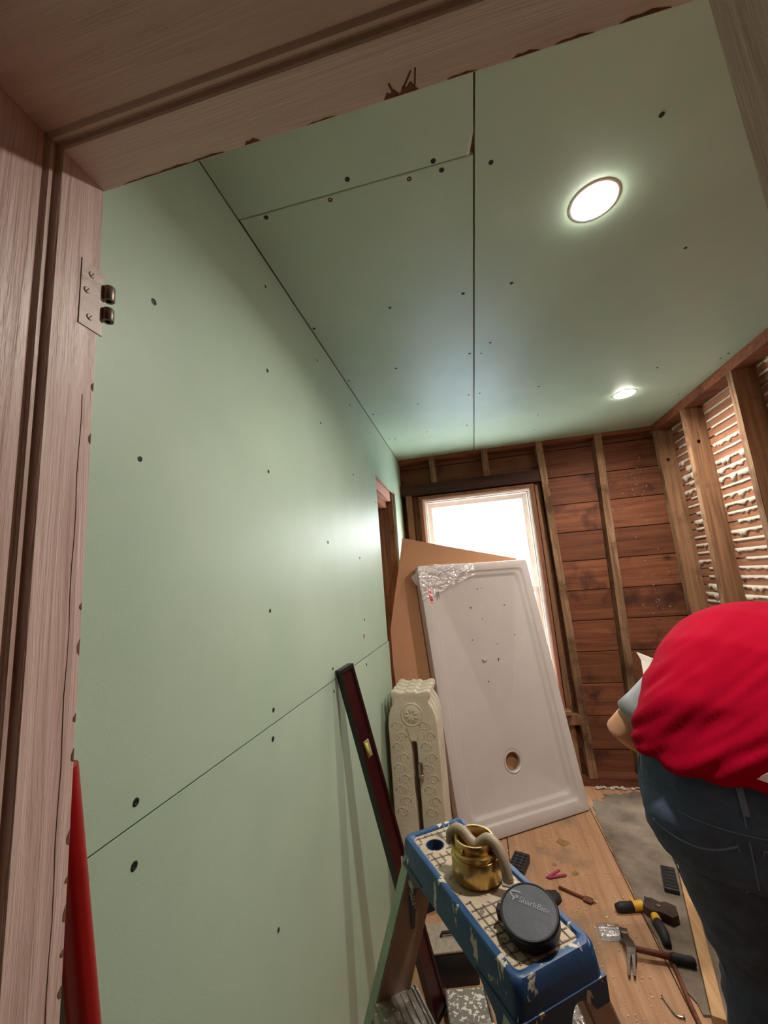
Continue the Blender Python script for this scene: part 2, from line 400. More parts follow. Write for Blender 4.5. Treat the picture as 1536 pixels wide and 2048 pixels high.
for (x, y, r) in ((0.29, 2.42, .03), (0.3, 2.2, .016), (0.22, 2.25, .012)):      # old stains printed into the board
    bm = B(); pts = [(x + r * math.cos(a) * random.uniform(.6, 1.2), y + r * math.sin(a) * random.uniform(.6, 1.2)) for a in [k * PI / 5 for k in range(10)]]
    prism(bm, pts, 2, -0.002, 0.0012); obj('stain', bm, plain('floor_stain', C(140, 106, 72), 0.9, 0, 0.3, 60), fl)

# ---- ceiling
cl = obj('ceiling', bx(LX - 0.2, 1.56, FRONT - 0.16, 3.2, CEIL + 0.0132, CEIL + 0.12), 'stud'); tag(cl, kind='structure')
g = 0.0018
def csheet(x0, x1, y0, y1, dz=0.0):
    return obj('drywall_sheet', bx(x0 + g, x1 - g, y0 + g, y1 - g, CEIL + dz, CEIL + 0.013, 0.0022), 'board', cl)
bm = B(); prism(bm, [(LX + g, FRONT + g), (0.104 - g, FRONT + g), (0.104 - g, 0.742), (0.0935, 0.790 - g), (LX + g, 0.790 - g)], 2, CEIL - .001, CEIL + .013); cA = obj('drywall_sheet', bm, 'board', cl); cB = csheet(LX, 0.104, 0.790, BACK + 0.02); cC = csheet(0.104, RXW + 0.02, FRONT, BACK + 0.02, -0.0012)
# screws driven below the paper: a dark dimple with a head in it
def screw(x, y, z, n, parent, r=0.0055):
    zax = Vector(n); a = Vector((1, 0, 0)) if abs(zax.x) < 0.5 else Vector((0, 1, 0))
    mm = frame((x, y, z), zax.cross(a), zax.cross(zax.cross(a)), zax)
    bm = B(); lathe(bm, [(r, -0.001), (r, 0.0006), (r * 0.6, 0.0011), (r * 0.35, 0.0004)], mm, 8)
    return obj('screw', bm, 'hole', parent)
CE = [(-0.413, 0.802), (-0.242, 0.803), (-0.186, 0.766), (-0.046, 0.806), (0.013, 0.78), (0.03, 0.807), (-0.181, 1.234), (0.068, 1.242), (-0.470, 1.258), (-0.236, 1.636), (-0.465, 1.667), (0.086, 1.626), (-0.193, 2.038), (0.077, 2.028), (-0.451, 2.075), (-0.193, 2.472), (0.06, 2.462), (-0.447, 2.496), (-0.41, 2.513)]
CR = [(0.142, 0.82), (0.494, 0.819), (0.734, 1.251), (0.224, 1.241), (0.169, 1.57), (0.43, 2.061), (0.981, 2.068), (1.252, 2.471), (0.486, 2.469), (0.5, 2.733), (1.258, 2.081), (1.27, 2.041), (0.133, 2.027), (0.134, 1.638)]
for x, y in CE: screw(x, y, CEIL if y > 0.79 else CEIL - 0.001, (0, 0, -1), cB if y > 0.79 else cA, random.uniform(.004, .0062) if y > 0.9 else 0.0062)
for x, y in CR: screw(x, y, CEIL - 0.0012, (0, 0, -1), cC, random.uniform(.004, .006))
# torn paper along the cross joint and the broken corner
for (x, wd) in ((-0.255, 0.05), (-0.052, 0.055), (-0.425, 0.03)):
    bm = B(); prism(bm, [(x - wd / 2, 0.7935), (x + wd / 2, 0.7935), (x + wd * .3, 0.803), (x, 0.808), (x - wd * .2, 0.80)], 2, CEIL - 0.0006, CEIL + 0.001); obj('torn_paper', bm, plain('torn_green_paper', C(186, 198, 180), 0.9), cB)
bm = B(); prism(bm, [(0.086, 0.787), (0.0930, 0.787), (0.1015, 0.742), (0.1015, 0.728)], 2, CEIL - 0.0018, CEIL - 0.0008); obj('broken_corner', bm, 'gypsum', cA)

# ---- left wall: two rows of green board, an opening near the far end
OY0, OY1, OZ = 2.163, 2.742, 1.972
wl = obj('wall_left', bx(LX - 0.11, LX - 0.0135, FRONT - 0.16, OY0 - 0.004, 0, CEIL + .0131), 'stud'); tag(wl, kind='structure')
obj('framing', bx(LX - 0.11, LX - 0.0135, OY1 + 0.002, 3.1, 0, CEIL + .0131), 'stud', wl)
obj('header_framing', bx(LX - 0.11, LX - 0.0135, OY0 - 0.004, OY1 + 0.002, OZ + 0.012, CEIL + .0131), wood('raw_pink_timber', C(150, 98, 84), C(184, 132, 114), C(200, 150, 130), 1), wl)
SZ = 1.070
def lsheet(poly): 
    bm = B(); prism(bm, poly, 0, LX - 0.013, LX); return obj('drywall_sheet', bm, 'board', wl)
up = lsheet([(FRONT, SZ + 0.0015), (OY0, SZ + 0.0015 - .012), (OY0, OZ), (OY1, OZ + .004), (OY1 - .04, SZ), (BACK + .06, SZ), (BACK + .06, CEIL - 0.002), (FRONT, CEIL - 0.002)])
lo = lsheet([(FRONT, 0.01), (OY0 + 0.03, 0.01), (OY0 + 0.028, SZ - 0.0155), (FRONT, SZ - 0.0015)])
lo2 = lsheet([(OY1 - 0.04, 0.01), (BACK + .06, 0.01), (BACK + .06, SZ - 0.003), (OY1 - 0.04, SZ - 0.003)])
LW = [(0.524, 1.867), (0.505, 1.581), (0.921, 1.951), (0.912, 1.666), (1.313, 1.953), (1.325, 1.517), (0.902, 1.319), (0.923, 2.209), (1.703, 1.856), (1.721, 1.479), (1.732, 1.213), (0.516, 1.096), (0.516, 1.019), (0.906, 1.096), (0.9, 1.036), (0.903, 0.662), (1.31, 2.2), (1.72, 2.2), (2.1, 2.2), (2.1, 1.8), (1.31, 1.10), (1.31, 1.03), (1.72, 1.03)]
for y, z in LW: screw(LX, y, z, (1, 0, 0), up if z > SZ else lo, random.uniform(.0045, .006))
bm = B(); prism(bm, [(1.705 + .018 * math.cos(a) * random.uniform(.5, 1.1), 1.14 + .03 * math.sin(a) * random.uniform(.6, 1.1)) for a in [k * PI / 6 for k in range(12)]], 0, LX - 0.002, LX + 0.0008); obj('gouge', bm, 'gypsum', up)
bm = B(); prism(bm, [(1.705 + .009 * math.cos(a) * random.uniform(.5, 1.1), 1.147 + .015 * math.sin(a) * random.uniform(.6, 1.1)) for a in [k * PI / 4 for k in range(8)]], 0, LX, LX + 0.0014); obj('gouge', bm, 'chip_and_slot_shade', up)
# inside the opening: jamb boards, a brown panel and the closed dark recess behind
tr = obj('trim_1', bx(LX - 0.125, LX - 0.016, OY1 - 0.03, OY1 + 0.002, 0, OZ), 'stud'); tag(tr, kind='structure')
obj('head_board', bx(LX - 0.16, LX - 0.03, OY0, OY1 - .03, OZ - 0.055, OZ + .012), wood('raw_pink_board', C(150, 100, 86), C(190, 140, 122), C(205, 160, 140), 1), tr)
obj('head_rail', bx(LX - 0.19, LX - 0.06, OY0, OY1 - .03, OZ - 0.10, OZ - 0.055), 'lath', tr)
obj('panel', bx(LX - 0.30, LX - 0.125, OY1 - 0.045, OY1 - 0.01, 0, OZ - 0.13), plain('brown_door_panel', C(150, 112, 92), 0.7), tr)
wn = obj('wall_niche', bx(LX - 0.80, LX - 0.78, 1.9, 3.1, 0, CEIL), 'hallp'); tag(wn, kind='structure')
obj('niche_side', bx(LX - 0.80, LX - 0.11, 1.9, 1.92, 0, CEIL), 'hallp', wn); obj('niche_side', bx(LX - 0.80, LX - 0.11, 3.08, 3.1, 0, CEIL), 'hallp', wn)
obj('niche_top', bx(LX - 0.80, LX - 0.11, 1.9, 3.1, CEIL - .02, CEIL), 'hallp', wn)

# ---- back wall: planks outside, studs inside, framing round the window
WX0, WX1, WZ0, WZ1 = -0.345, 0.49, 0.43, 1.985
wb = root('wall_back', (0.4, SHY, 0), kind='structure')
z = -0.02; row = 0
while z < CEIL + 0.1:
    h = 0.205; z1 = min(z + h - 0.005, CEIL + .1)
    segs = [(LX - 0.12, 1.52)]
    if z1 > WZ0 and z < WZ1: segs = [(LX - 0.12, WX0 + 0.005), (WX1 - 0.005, 1.52)]
    for a, b in segs:
        dy = random.uniform(0, 0.006)
        obj('sheathing_plank', bx(a, b, SHY + dy, SHY + 0.022, z, z1, 0.0015), 'sheath', wb)
    z += h; row += 1
obj('building_paper', bx(LX - 0.12, WX0, SHY + .023, SHY + .03, 0, CEIL + .1), 'hole', wb)
obj('building_paper', bx(WX1, 1.52, SHY + .023, SHY + .03, 0, CEIL + .1), 'hole', wb)
obj('building_paper', bx(WX0, WX1, SHY + .023, SHY + .03, WZ1, CEIL + .1), 'hole', wb)
obj('building_paper', bx(WX0, WX1, SHY + .023, SHY + .03, 0, WZ0), 'hole', wb)
def stud_back(x0, x1, xb0, xb1, z0, z1, mat='studp'):
    bm = B(); rings(bm, [[Vector((xb0, BACK, z0)), Vector((xb1, BACK, z0)), Vector((xb1, SHY, z0)), Vector((xb0, SHY, z0))],
                         [Vector((x0, BACK, z1)), Vector((x1, BACK, z1)), Vector((x1, SHY, z1)), Vector((x0, SHY, z1))]])
    return obj('stud', bm, mat, wb)
stud_back(0.543, 0.588, 0.575, 0.622, 0.045, CEIL)
stud_back(0.940, 0.988, 0.868, 0.914, 0.045, CEIL)
stud_back(-0.241, -0.198, -0.238, -0.194, 2.085, CEIL)
stud_back(0.152, 0.197, 0.152, 0.197, 2.085, CEIL)
stud_back(-0.445, -0.398, -0.445, -0.398, 0.045, 2.0, 'stud')
obj('window_header', bx(LX, 0.543, BACK + .003, SHY, 1.998, 2.085, 0.002), 'darkw', wb)
obj('sill_framing', bx(-0.398, 0.575, BACK + .003, SHY, 0.36, 0.425, 0.002), 'stud', wb)
obj('top_plate', bx(LX, 1.41, BACK + .004, SHY, CEIL - 0.028, CEIL + .06), 'sheath', wb)
obj('bottom_plate', bx(LX, 1.41, BACK + .004, SHY, -0.01, 0.05), 'sheath', wb)
obj('side_framing', bx(0.503, 0.541, BACK + 0.045, SHY, 0.05, 1.998), 'stud', wb)
obj('side_framing', bx(-0.394, -0.352, BACK + 0.05, SHY, 0.05, 1.998), 'stud', wb)
for i in range(26):         # plaster crumbs caught along the foot of the wall
    x = random.uniform(0.6, 1.2); bm = B(); bmesh.ops.create_icosphere(bm, subdivisions=1, radius=random.uniform(.006, .014))
    for v in bm.verts: v.co = Vector((v.co.x * 1.5 + x, v.co.y + BACK - random.uniform(0.0, 0.035), abs(v.co.z) * .7 + 0.001))
    obj('plaster_crumb', bm, 'plaster', wb)
bm = B()                    # splashes of plaster on the planks near the corner
for i in range(90):
    cx, cz = random.gauss(1.17, .05), random.choice([random.gauss(1.97, .10), random.gauss(1.15, .09), random.gauss(1.72, .12)]); r = random.uniform(.0015, .0065)
    pts = [(cx + r * math.cos(k * PI / 3) * random.uniform(.35, 1.5), cz + r * math.sin(k * PI / 3) * random.uniform(.35, 1.6)) for k in range(6)]
    prism(bm, pts, 1, SHY - 0.001, SHY + 0.004)
tag(obj('plaster_splash', bm, plain('thin_plaster_smear', C(142, 112, 92), 0.95), wb), kind='stuff')

# ---- window
w1 = root('window_1', ((WX0 + WX1) / 2, BACK, WZ0), kind='structure')
FY0, FY1 = BACK + 0.012, SHY + 0.05
def ringframe(name, x0, x1, z0, z1, t, y0, y1, mat, par, tb=None, bev=0.003):
    tb = tb or t
    obj(name, bx(x0, x0 + t, y0, y1, z0, z1, bev), mat, par); obj(name, bx(x1 - t, x1, y0, y1, z0, z1, bev), mat, par)
    obj(name, bx(x0 + t, x1 - t, y0, y1, z1 - t, z1, bev), mat, par); obj(name, bx(x0 + t, x1 - t, y0, y1, z0, z0 + tb, bev), mat, par)
ringframe('casing', WX0, WX1, WZ0, WZ1, 0.024, BACK - .004, FY1, 'redwood', w1)
ringframe('jamb_lining', WX0 + .022, WX1 - .022, WZ0 + .02, WZ1 - .022, 0.022, BACK + .010, FY1, 'white', w1)
ringframe('stop_bead', WX0 + .042, WX1 - .042, WZ0 + .03, WZ1 - .042, 0.012, BACK + .022, BACK + .045, 'white', w1)
SX0, SX1 = WX0 + .044, WX1 - .044
ringframe('upper_sash', SX0, SX1, 1.215, WZ1 - .044, 0.040, SHY - .012, SHY + .02, 'white', w1, 0.036)
ringframe('lower_sash', SX0, SX1, WZ0 + .04, 1.262, 0.040, BACK + .046, BACK + .074, 'white', w1, 0.055)
obj('pane', bx(SX0 + .038, SX1 - .038, SHY + .002, SHY + .005, 1.25, WZ1 - .082), 'glass', w1)
obj('pane', bx(SX0 + .038, SX1 - .038, BACK + .058, BACK + .061, WZ0 + .09, 1.224), 'glass', w1)
obj('stool', bx(WX0 - .03, WX1 + .03, BACK - .02, SHY, WZ0 - .005, WZ0 + .022, .003), 'stud', w1)
obj('outer_sill', bx(WX0 - .03, WX1 + .03, SHY + .04, SHY + .16, WZ0 - .03, WZ0 + .01, .003), 'white', w1)

# ---- right wall: studs, lath and the plaster that squeezed through it
wr = root('wall_right', (LATHX, 1.7, 0), kind='structure')
P = 0.0494
lathz = []
z = 0.02
while z < CEIL + 0.02:
    h = 0.041 + random.uniform(-.002, .002)
    bm = bx(LATHX + random.uniform(-.002, .002), LATHX + 0.010, FRONT, 3.08, z, z + h); obj('lath_strip', bm, 'lath', wr)
    lathz.append(z + h); z += P
obj('plaster_back', bx(LATHX + 0.0105, LATHX + 0.03, FRONT, 3.1, 0, CEIL + .05), 'plaster', wr)
RS = [(2.955, 3.0, 'stud'), (2.575, 2.617, 'stud'), (2.113, 2.157, 'stud'), (1.665, 1.71, 'stud'), (1.22, 1.265, 'stud'), (0.78, 0.825, 'stud'), (0.37, 0.41, 'stud')]
for y0, y1, mt in RS:
    if y0 > 2.5:        # these two have a pipe hole bored through them
        ring_ = [(1.355 + .012 * math.cos(q * PI / 10), 2.03 + .012 * math.sin(q * PI / 10)) for q in range(20)]
        st = holed('stud', [(RXW, .045), (LATHX - .001, .045), (LATHX - .001, CEIL - .055), (RXW, CEIL - .055)], [ring_], y1 - y0, .0004, mt, frame((0, (y0 + y1) / 2, 0), (1, 0, 0), (0, 0, 1), (0, -1, 0)), wr)
    else: st = obj('stud', bx(RXW, LATHX - 0.001, y0, y1, 0.045, CEIL - 0.055, 0.002), mt, wr)
    obj('stud_edge', bx(RXW - 0.0025, RXW - .0005, y0 + .002, y1 - .002, 0.045, CEIL - 0.055), 'studp', st)
obj('top_plate', bx(RXW, LATHX - .001, FRONT, 3.08, CEIL - 0.055, CEIL + .05), 'sheath', wr)
obj('bottom_plate', bx(RXW, LATHX - .001, FRONT, 3.08, -0.01, 0.045), 'stud', wr)
def key(y0, y1, z0, amp, seed):
    n = 26; rs = []
    for i in range(n + 1):
        y = y0 + (y1 - y0) * i / n; q = noise.noise(Vector((y * 26, seed * 7.3, z0 * 3))); q2 = noise.noise(Vector((y * 70, seed * 3.1, 5)))
        e = min(1, min(i, n - i) / 1.5 + .15)
        h = max(0.003, amp * (0.35 + 1.3 * max(q, -.25) + 1.1 * max(q2, -.2))) * e + 0.0015; r = (0.003 + 0.42 * h) * e
        x = LATHX - 0.0025
        rs.append([Vector((x, y, z0 + 0.010)), Vector((x - r * .8, y, z0 + 0.006)), Vector((x - r, y, z0 - h * .3)), Vector((x - r * .7, y, z0 - h * .85)), Vector((x, y, z0 - h))])
    bm = B(); rings(bm, rs); return bm
bays = [(2.622, 2.95), (2.162, 2.57), (1.715, 2.108)]
k = 0
for bi, (y0, y1) in enumerate(bays):
    for i, zt in enumerate(lathz):
        if zt > CEIL - 0.06 or zt < 0.7: continue
        k += 1
        a = random.choice([0.004, 0.006, 0.014, 0.02, 0.026]) if zt < 2.05 else random.choice([0.003, 0.004, 0.008, 0.013])
        if abs(zt - (1.93 - .1 * bi)) < 0.07: a = 0.034
        s = random.uniform(0, .12) if random.random() < .3 else 0.0
        t = random.uniform(0, .10) if random.random() < .3 else 0.0
        obj('plaster_key', key(y0 + s, y1 - t, zt, a, k), 'plaster', wr, True)

# ---- front wall with the door frame the view passes through
HALL = 0.205; DX0, DX1, DZ = -0.444, 0.298, 1.930
wf = obj('wall_front', bx(-1.25, DX0 - 0.05, HALL, FRONT, 0, 2.45), 'hallp'); tag(wf, kind='structure')
obj('wall_panel', bx(DX1 + 0.05, 1.56, HALL, FRONT, 0, 2.45), 'hallp', wf); obj('wall_panel', bx(DX0 - .05, DX1 + .05, HALL, FRONT, DZ + .05, 2.45), 'hallp', wf)
d1 = root('door_1', ((DX0 + DX1) / 2, FRONT, 0), kind='structure')
# depth (y) against reveal (how far the face stands back from the opening)
prof = [(0.388, 0.0), (0.3315, 0.0), (0.3295, 0.002), (0.3285, 0.0085), (0.3265, 0.0085), (0.3245, 0.0062), (0.3205, 0.0062), (0.3185, 0.0085), (0.3165, 0.0115), (0.3145, 0.0105), (0.203, 0.0095), (0.203, 0.052), (0.388, 0.052)]
def jag(pts): return pts
zs = [0.0 + i * 0.06 for i in range(33)] + [DZ + 0.02]
rs = []
for zz in zs:
    j = 0.0006 * noise.noise(Vector((3, 7, zz * 14)))
    rs.append([Vector((DX0 - d + (j if y == 0.388 and d == 0 else 0), y + (j if y == 0.388 else 0), zz)) for y, d in prof])
jl = obj('left_jamb', rings(B(), rs), 'paint', d1)
bm = B(); rings(bm, [[Vector((DX1 + d, y, zz)) for y, d in prof] for zz in (0, DZ + 0.02)]); obj('right_jamb', bm, 'paint', d1)
xs = [DX0 - .05 + i * (DX1 - DX0 + .1) / 30 for i in range(31)]
rs = []
for x in xs:
    j = 0.0008 * noise.noise(Vector((x * 16, 1, 2)))
    rs.append([Vector((x, y + (j if y == 0.388 else 0), DZ + d + (abs(j) if y == 0.388 and d == 0 else 0))) for y, d in prof])
hd = obj('head_jamb', rings(B(), rs), 'painth', d1)
for x, ww, hh in ((-0.012, .022, .008), (-0.032, .020, .006), (-0.215, .022, .004), (0.05, .035, .0018), (0.12, .03, .0025), (0.17, .04, .002), (-0.28, .05, .0016), (-0.33, .05, .0018), (-.38, .06, .0012), (0.24, .05, .003), (-.12, .04, .0012)):   # paint knocked off the edge
    pts = [(x - ww / 2, 0.3872), (x + ww / 2, 0.3872), (x + ww * .35, 0.3872 - hh * .5), (x + ww * .12, 0.3872 - hh * 1.3), (x - ww * .1, 0.3872 - hh * .7), (x - ww * .3, 0.3872 - hh)]
    bm = B(); prism(bm, pts, 2, DZ - 0.0004, DZ + .0012); obj('paint_chip', bm, 'chip_and_slot_shade', hd)
for x0, l, a in ((-0.02, .035, .9), (-0.005, .03, 1.4), (-.03, .02, 1.9)):
    bm = B(); bar(bm, (x0, .384, DZ), (x0 + l * math.cos(a) * .6, .384 - l * math.sin(a) * .6, DZ), .002, .001); obj('paint_chip', bm, 'chip_and_slot_shade', hd)
for zz in (1.63, 1.56, 1.36, 1.31, 1.24, 1.20, 1.12, 1.085, 1.05, 1.02, 0.985):   # the same down the jamb's edge
    hh = random.uniform(.006, .02); bm = B(); prism(bm, [(0.3876, zz), (0.3876, zz + hh), (0.3858 - random.uniform(0, .002), zz + hh * .6), (0.385, zz + hh * .2)], 0, DX0 - .002, DX0 + 0.0004); obj('paint_chip', bm, 'chip_and_slot_shade', jl)
bm = B(); tube(bm, [(DX0 + .0001, 0.3735 + .0008 * math.sin(q * 1.7), 1.62 - q * .035) for q in range(20)], 0.0005, 5); obj('crack', bm, 'chip_and_slot_shade', jl)
# hinge: leaf let into the jamb, knuckles standing off its edge, screws
hg = obj('hinge', bx(DX0 - .001, DX0 + 0.0012, 0.3625, 0.3955, 1.711, 1.803, 0.0004), 'hinge', d1)
tag(hg, 'half a butt hinge with two bare knuckles')
for (y, z) in ((0.3765, 1.788), (0.371, 1.762), (0.3765, 1.727)):
    bm = B(); lathe(bm, [(.0042, 0), (.0042, .0008), (.0035, .0012)], frame((DX0 + .0012, y, z), (0, 1, 0), (0, 0, 1), (1, 0, 0)), 14); s = obj('screw', bm, 'hinge', hg)
    bm = B(); box(bm, -.0036, .0036, -.0005, .0005, 0, .0002, 0, frame((DX0 + .0024, y, z), (0, .5, .85), (0, -.85, .5), (1, 0, 0))); obj('slot_shade', bm, 'chip_and_slot_shade', hg)  # brown bar on each screw head, painting in the shade of its slot
for z0, z1 in ((1.7665, 1.787), (1.736, 1.754)):
    bm = B(); lathe(bm, [(.0035, z0 + .004), (.0035, z0), (.0066, z0), (.007, z0 + .001), (.007, z1 - .001), (.0064, z1)], Matrix.Translation((DX0 + .0035, 0.4005, 0)), 20); obj('knuckle', bm, 'knuckle', hg, 'auto')

# ---- the hall behind the camera
wh = obj('wall_hall', bx(-1.30, -1.25, -1.7, HALL + .1, 0, 2.45), 'hallp'); tag(wh, kind='structure')
for nm, a in (('hall_side', (1.56, 1.62, -1.7, HALL + .1, 0, 2.45)), ('hall_end', (-1.3, 1.62, -1.75, -1.7, 0, 2.45))): obj(nm, bx(*a), 'hallp', wh)
ch = obj('ceiling_hall', bx(-1.3, 1.62, -1.75, HALL + .17, 2.45, 2.5), 'hallp'); tag(ch, kind='structure')

# ================================================================== LAMPS
def lamp(x, y, label):
    r = root('recessed_light', (x, y, CEIL), label, 'ceiling light', 'recessed ceiling lights')
    mm = Matrix.Translation((x, y, CEIL))
    bm = B(); lathe(bm, [(.0475, -.001), (.0475, -.0030), (.052, -.0034), (.060, -.0024), (.0625, -.0008), (.0625, .004), (.0475, .004)], mm, 48, True); obj('trim_ring', bm, 'trimw', r, 'auto')
    bm = B(); lathe(bm, [(.047, .002), (.047, -.0060), (.042, -.0085), (.030, -.0105), (.015, -.0115), (.004, -.0118)], mm, 40); obj('lens', bm, 'lens', r, True)
    ld = bpy.data.lights.new('lamp_beam', 'AREA'); ld.shape = 'DISK'; ld.size = .088; ld.energy = LAMP_P; ld.color = (1.0, .93, .84); ld.spread = math.radians(158)
    lo_ = bpy.data.objects.new('lamp_beam', ld); COL.objects.link(lo_); lo_.location = (0, 0, -.0135); lo_.parent = r
    return r
lamp(0.409, 0.998, 'lit round recessed light in the green ceiling, well away from the bare walls')
lamp(0.925, 2.34, 'lit round recessed light in the corner where bare planks meet lath')

# ================================================================== SHOWER TRAY leaning on the back wall
PW, PL = 0.819, 1.466
PE = Vector((0.8582, 0.5133, 0)); PU = Vector((-0.0919, 0.1537, 0.9838)); PN = PE.cross(PU).normalized()
PO = Vector((-0.204, 2.295, 0.006))
PM = frame(PO, PE, PU, PN)
tray = root('shower_tray', PO + PE * .4, 'white acrylic shower tray with a round drain hole leaning below the window', 'shower tray')
DC = (0.41, 0.312)
def rr(ins, insb, rad, d):
    x0, x1, y0, y1 = ins, PW - ins, insb, PL - ins
    hx, hy = (x1 - x0) / 2, (y1 - y0) / 2; cx, cy = (x0 + x1) / 2, (y0 + y1) / 2
    def sdf(px, py):
        qx, qy = abs(px - cx) - hx + rad, abs(py - cy) - hy + rad
        return math.hypot(max(qx, 0), max(qy, 0)) + min(max(qx, qy), 0) - rad
    out = []
    for a in ANG:
        lo_, hi_ = 0.0, 2.0
        for _ in range(32):
            md = (lo_ + hi_) / 2
            if sdf(DC[0] + md * math.cos(a), DC[1] + md * math.sin(a)) < 0: lo_ = md
            else: hi_ = md
        out.append(PM @ Vector((DC[0] + lo_ * math.cos(a), DC[1] + lo_ * math.sin(a), d)))
    return out
ANG = [2 * PI * k / 72 for k in range(72)]
for (x, y) in ((0, 0), (PW, 0), (PW, PL), (0, PL)):
    a0 = math.atan2(y - DC[1], x - DC[0]) % (2 * PI); ANG += [a0 + dd for dd in (-.06, -.035, -.018, -.009, 0.0, .009, .018, .035, .06)]
ANG = sorted(a % (2 * PI) for a in ANG)
def cr(r, d): return [PM @ Vector((DC[0] + r * math.cos(a), DC[1] + r * math.sin(a), d)) for a in ANG]
bm = B()
rings(bm, [rr(0, 0, .012, -.058), rr(0, 0, .012, -.005), rr(.002, .002, .012, -.001), rr(.006, .006, .012, 0), rr(.048, .058, .020, 0.0), rr(.053, .063, .022, -.003), rr(.060, .070, .025, -.011), rr(.064, .075, .026, -.013), rr(.078, .092, .03, -.0145), rr(.084, .099, .03, -.018), rr(.094, .110, .03, -.028), rr(.102, .118, .03, -.031), cr(.075, -.035), cr(.058, -.036)], False)
for i in range(1): pass
bmesh.ops.remove_doubles(bm, verts=bm.verts, dist=1e-6)
rings(bm, [cr(.058, -.036), cr(.050, -.042), cr(.048, -.058), rr(0, 0, .012, -.058)], False)
bmesh.ops.remove_doubles(bm, verts=bm.verts, dist=1e-6)
tb = obj('basin', bm, 'acrylic', tray, 'auto')
bm = B(); lathe(bm, [(.0575, -.0355), (.0575, -.033), (.052, -.0325), (.0475, -.036), (.0465, -.050), (.050, -.050)], PM @ Matrix.Translation((DC[0], DC[1], 0)), 40, True); obj('drain_rim', bm, 'acrylic', tb, 'auto')
def onpan(poly, d0, d1): 
    bm = B(); prism(bm, poly, 2, d0, d1, PM); return bm
lab = obj('label', onpan([(.040, 1.332), (.068, 1.332), (.072, 1.240), (.044, 1.240)], -.0015, .0012), 'inkwhite', tray); tag(lab, 'red label with white border')
obj('label_field', onpan([(.043, 1.328), (.065, 1.328), (.069, 1.244), (.047, 1.244)], .0012, .0016), 'red', lab)
for i in range(5): obj('label_print', onpan([(.0475 + i * .004, 1.318), (.0495 + i * .004, 1.318), (.0525 + i * .0035, 1.258), (.0505 + i * .0035, 1.258)], .0016, .0018), 'inkred', lab)
fp = obj('fine_print', onpan([(.1085, 1.315), (.110, 1.315), (.110, 1.25), (.1085, 1.25)], -.0312, -.0303), 'inkgrey', tray)
for i in range(4): obj('fine_print', onpan([(.113 + i * .005, 1.31 - .006 * (i % 2)), (.116 + i * .005, 1.31 - .006 * (i % 2)), (.116 + i * .005, 1.255 + .008 * (i % 3)), (.113 + i * .005, 1.255 + .008 * (i % 3))], -.0314, -.0304), 'inkgrey', tray)
for (x, y, r, mt) in ((.335, 1.184, .005, 'rust'), (.41, 1.298, .005, 'rust'), (.44, 1.30, .003, 'rust'), (.584, 1.18, .004, 'rust'), (.40, 1.11, .003, 'rust'), (.455, .859, .006, 'rust'), (.30, .99, .003, 'rust'), (.355, .745, .003, 'rust'), (.47, .95, .003, 'rust'), (.61, .99, .003, 'rust')):
    obj('debris_speck', onpan([(x + r * math.cos(k * PI / 3) * random.uniform(.5, 1.3), y + r * 1.4 * math.sin(k * PI / 3) * random.uniform(.5, 1.3)) for k in range(6)], -.033, -.0295), mt, tray)
obj('debris_speck', onpan([(.34, .872), (.35, .884), (.372, .880), (.376, .866), (.352, .860)], -.033, -.024), 'acrylic', tray)
# shrink film still clinging to the upper corner
n = 14; bm = B(); gr = []
for i in range(n + 1):
    rw = []
    for j in range(n + 1):
        x = -.006 + .40 * (i / n) ** 1.3; y = PL + .004 - .24 * (j / n) * (1 - .65 * i / n)
        rw.append(bm.verts.new(PM @ Vector((x, y, .005 + .006 * noise.noise(Vector((x * 30, y * 30, 1)))))))
    gr.append(rw)
for i in range(n):
    for j in range(n): bm.faces.new((gr[i][j], gr[i + 1][j], gr[i + 1][j + 1], gr[i][j + 1]))
fm = obj('shrink_film', bm, 'film', tray, True); tag(fm, 'clear crinkled shrink film')
bm = B(); vs = [bm.verts.new(PM @ Vector(p)) for p in ((-.003, 1.44, .002), (-.048, 1.40, -.01), (-.030, 1.35, .004), (-.003, 1.33, .002))]; bm.faces.new(vs); obj('film_flap', bm, clear('film_flap', (.93, .88, .84, 1), .22, .3), tray)

# ---- sheet of cardboard standing behind the tray
def cpt(s, t, d=-.075): return PM @ Vector((s, t, d))
left = [(-.19, .02), (-.20, .35), (-.215, .70), (-.217, .92), (-.204, 1.115), (-.146, 1.318), (-.079, 1.537), (-.04, 1.676)]
right = [(.70, .02), (.72, .30), (.74, .55), (.76, .8), (.77, 1.0), (.78, 1.2), (.785, 1.35), (.795, 1.495)]
bm = B(); rs = []
for k in (0, 1):
    lay = []
    for (a, b) in zip(left, right):
        for i in range(9):
            t = i / 8; s_, t_ = a[0] + (b[0] - a[0]) * t, a[1] + (b[1] - a[1]) * t
            d = -.072 - .008 * math.sin(t * PI) * (t_ / 1.6) - k * .004
            if a[0] + (b[0] - a[0]) * t < 0: d += .0
            lay.append(bm.verts.new(cpt(s_, t_, d)))
    rs.append(lay)
for k in (0, 1):
    for r in range(7):
        for i in range(8):
            q = [rs[k][r * 9 + i], rs[k][r * 9 + i + 1], rs[k][(r + 1) * 9 + i + 1], rs[k][(r + 1) * 9 + i]]; bm.faces.new(q if k == 0 else q[::-1])
per = list(range(0, 9)) + [r * 9 + 8 for r in range(1, 8)] + [63 + i for i in range(7, -1, -1)] + [r * 9 for r in range(6, 0, -1)]
for a, b in zip(per, per[1:] + per[:1]): bm.faces.new((rs[0][b], rs[0][a], rs[1][a], rs[1][b]))
for v in bm.verts: v.co.z = max(v.co.z, 0.003)
tag(obj('cardboard_sheet', bm, 'card'), 'large brown cardboard sheet standing behind the white shower tray', 'cardboard')

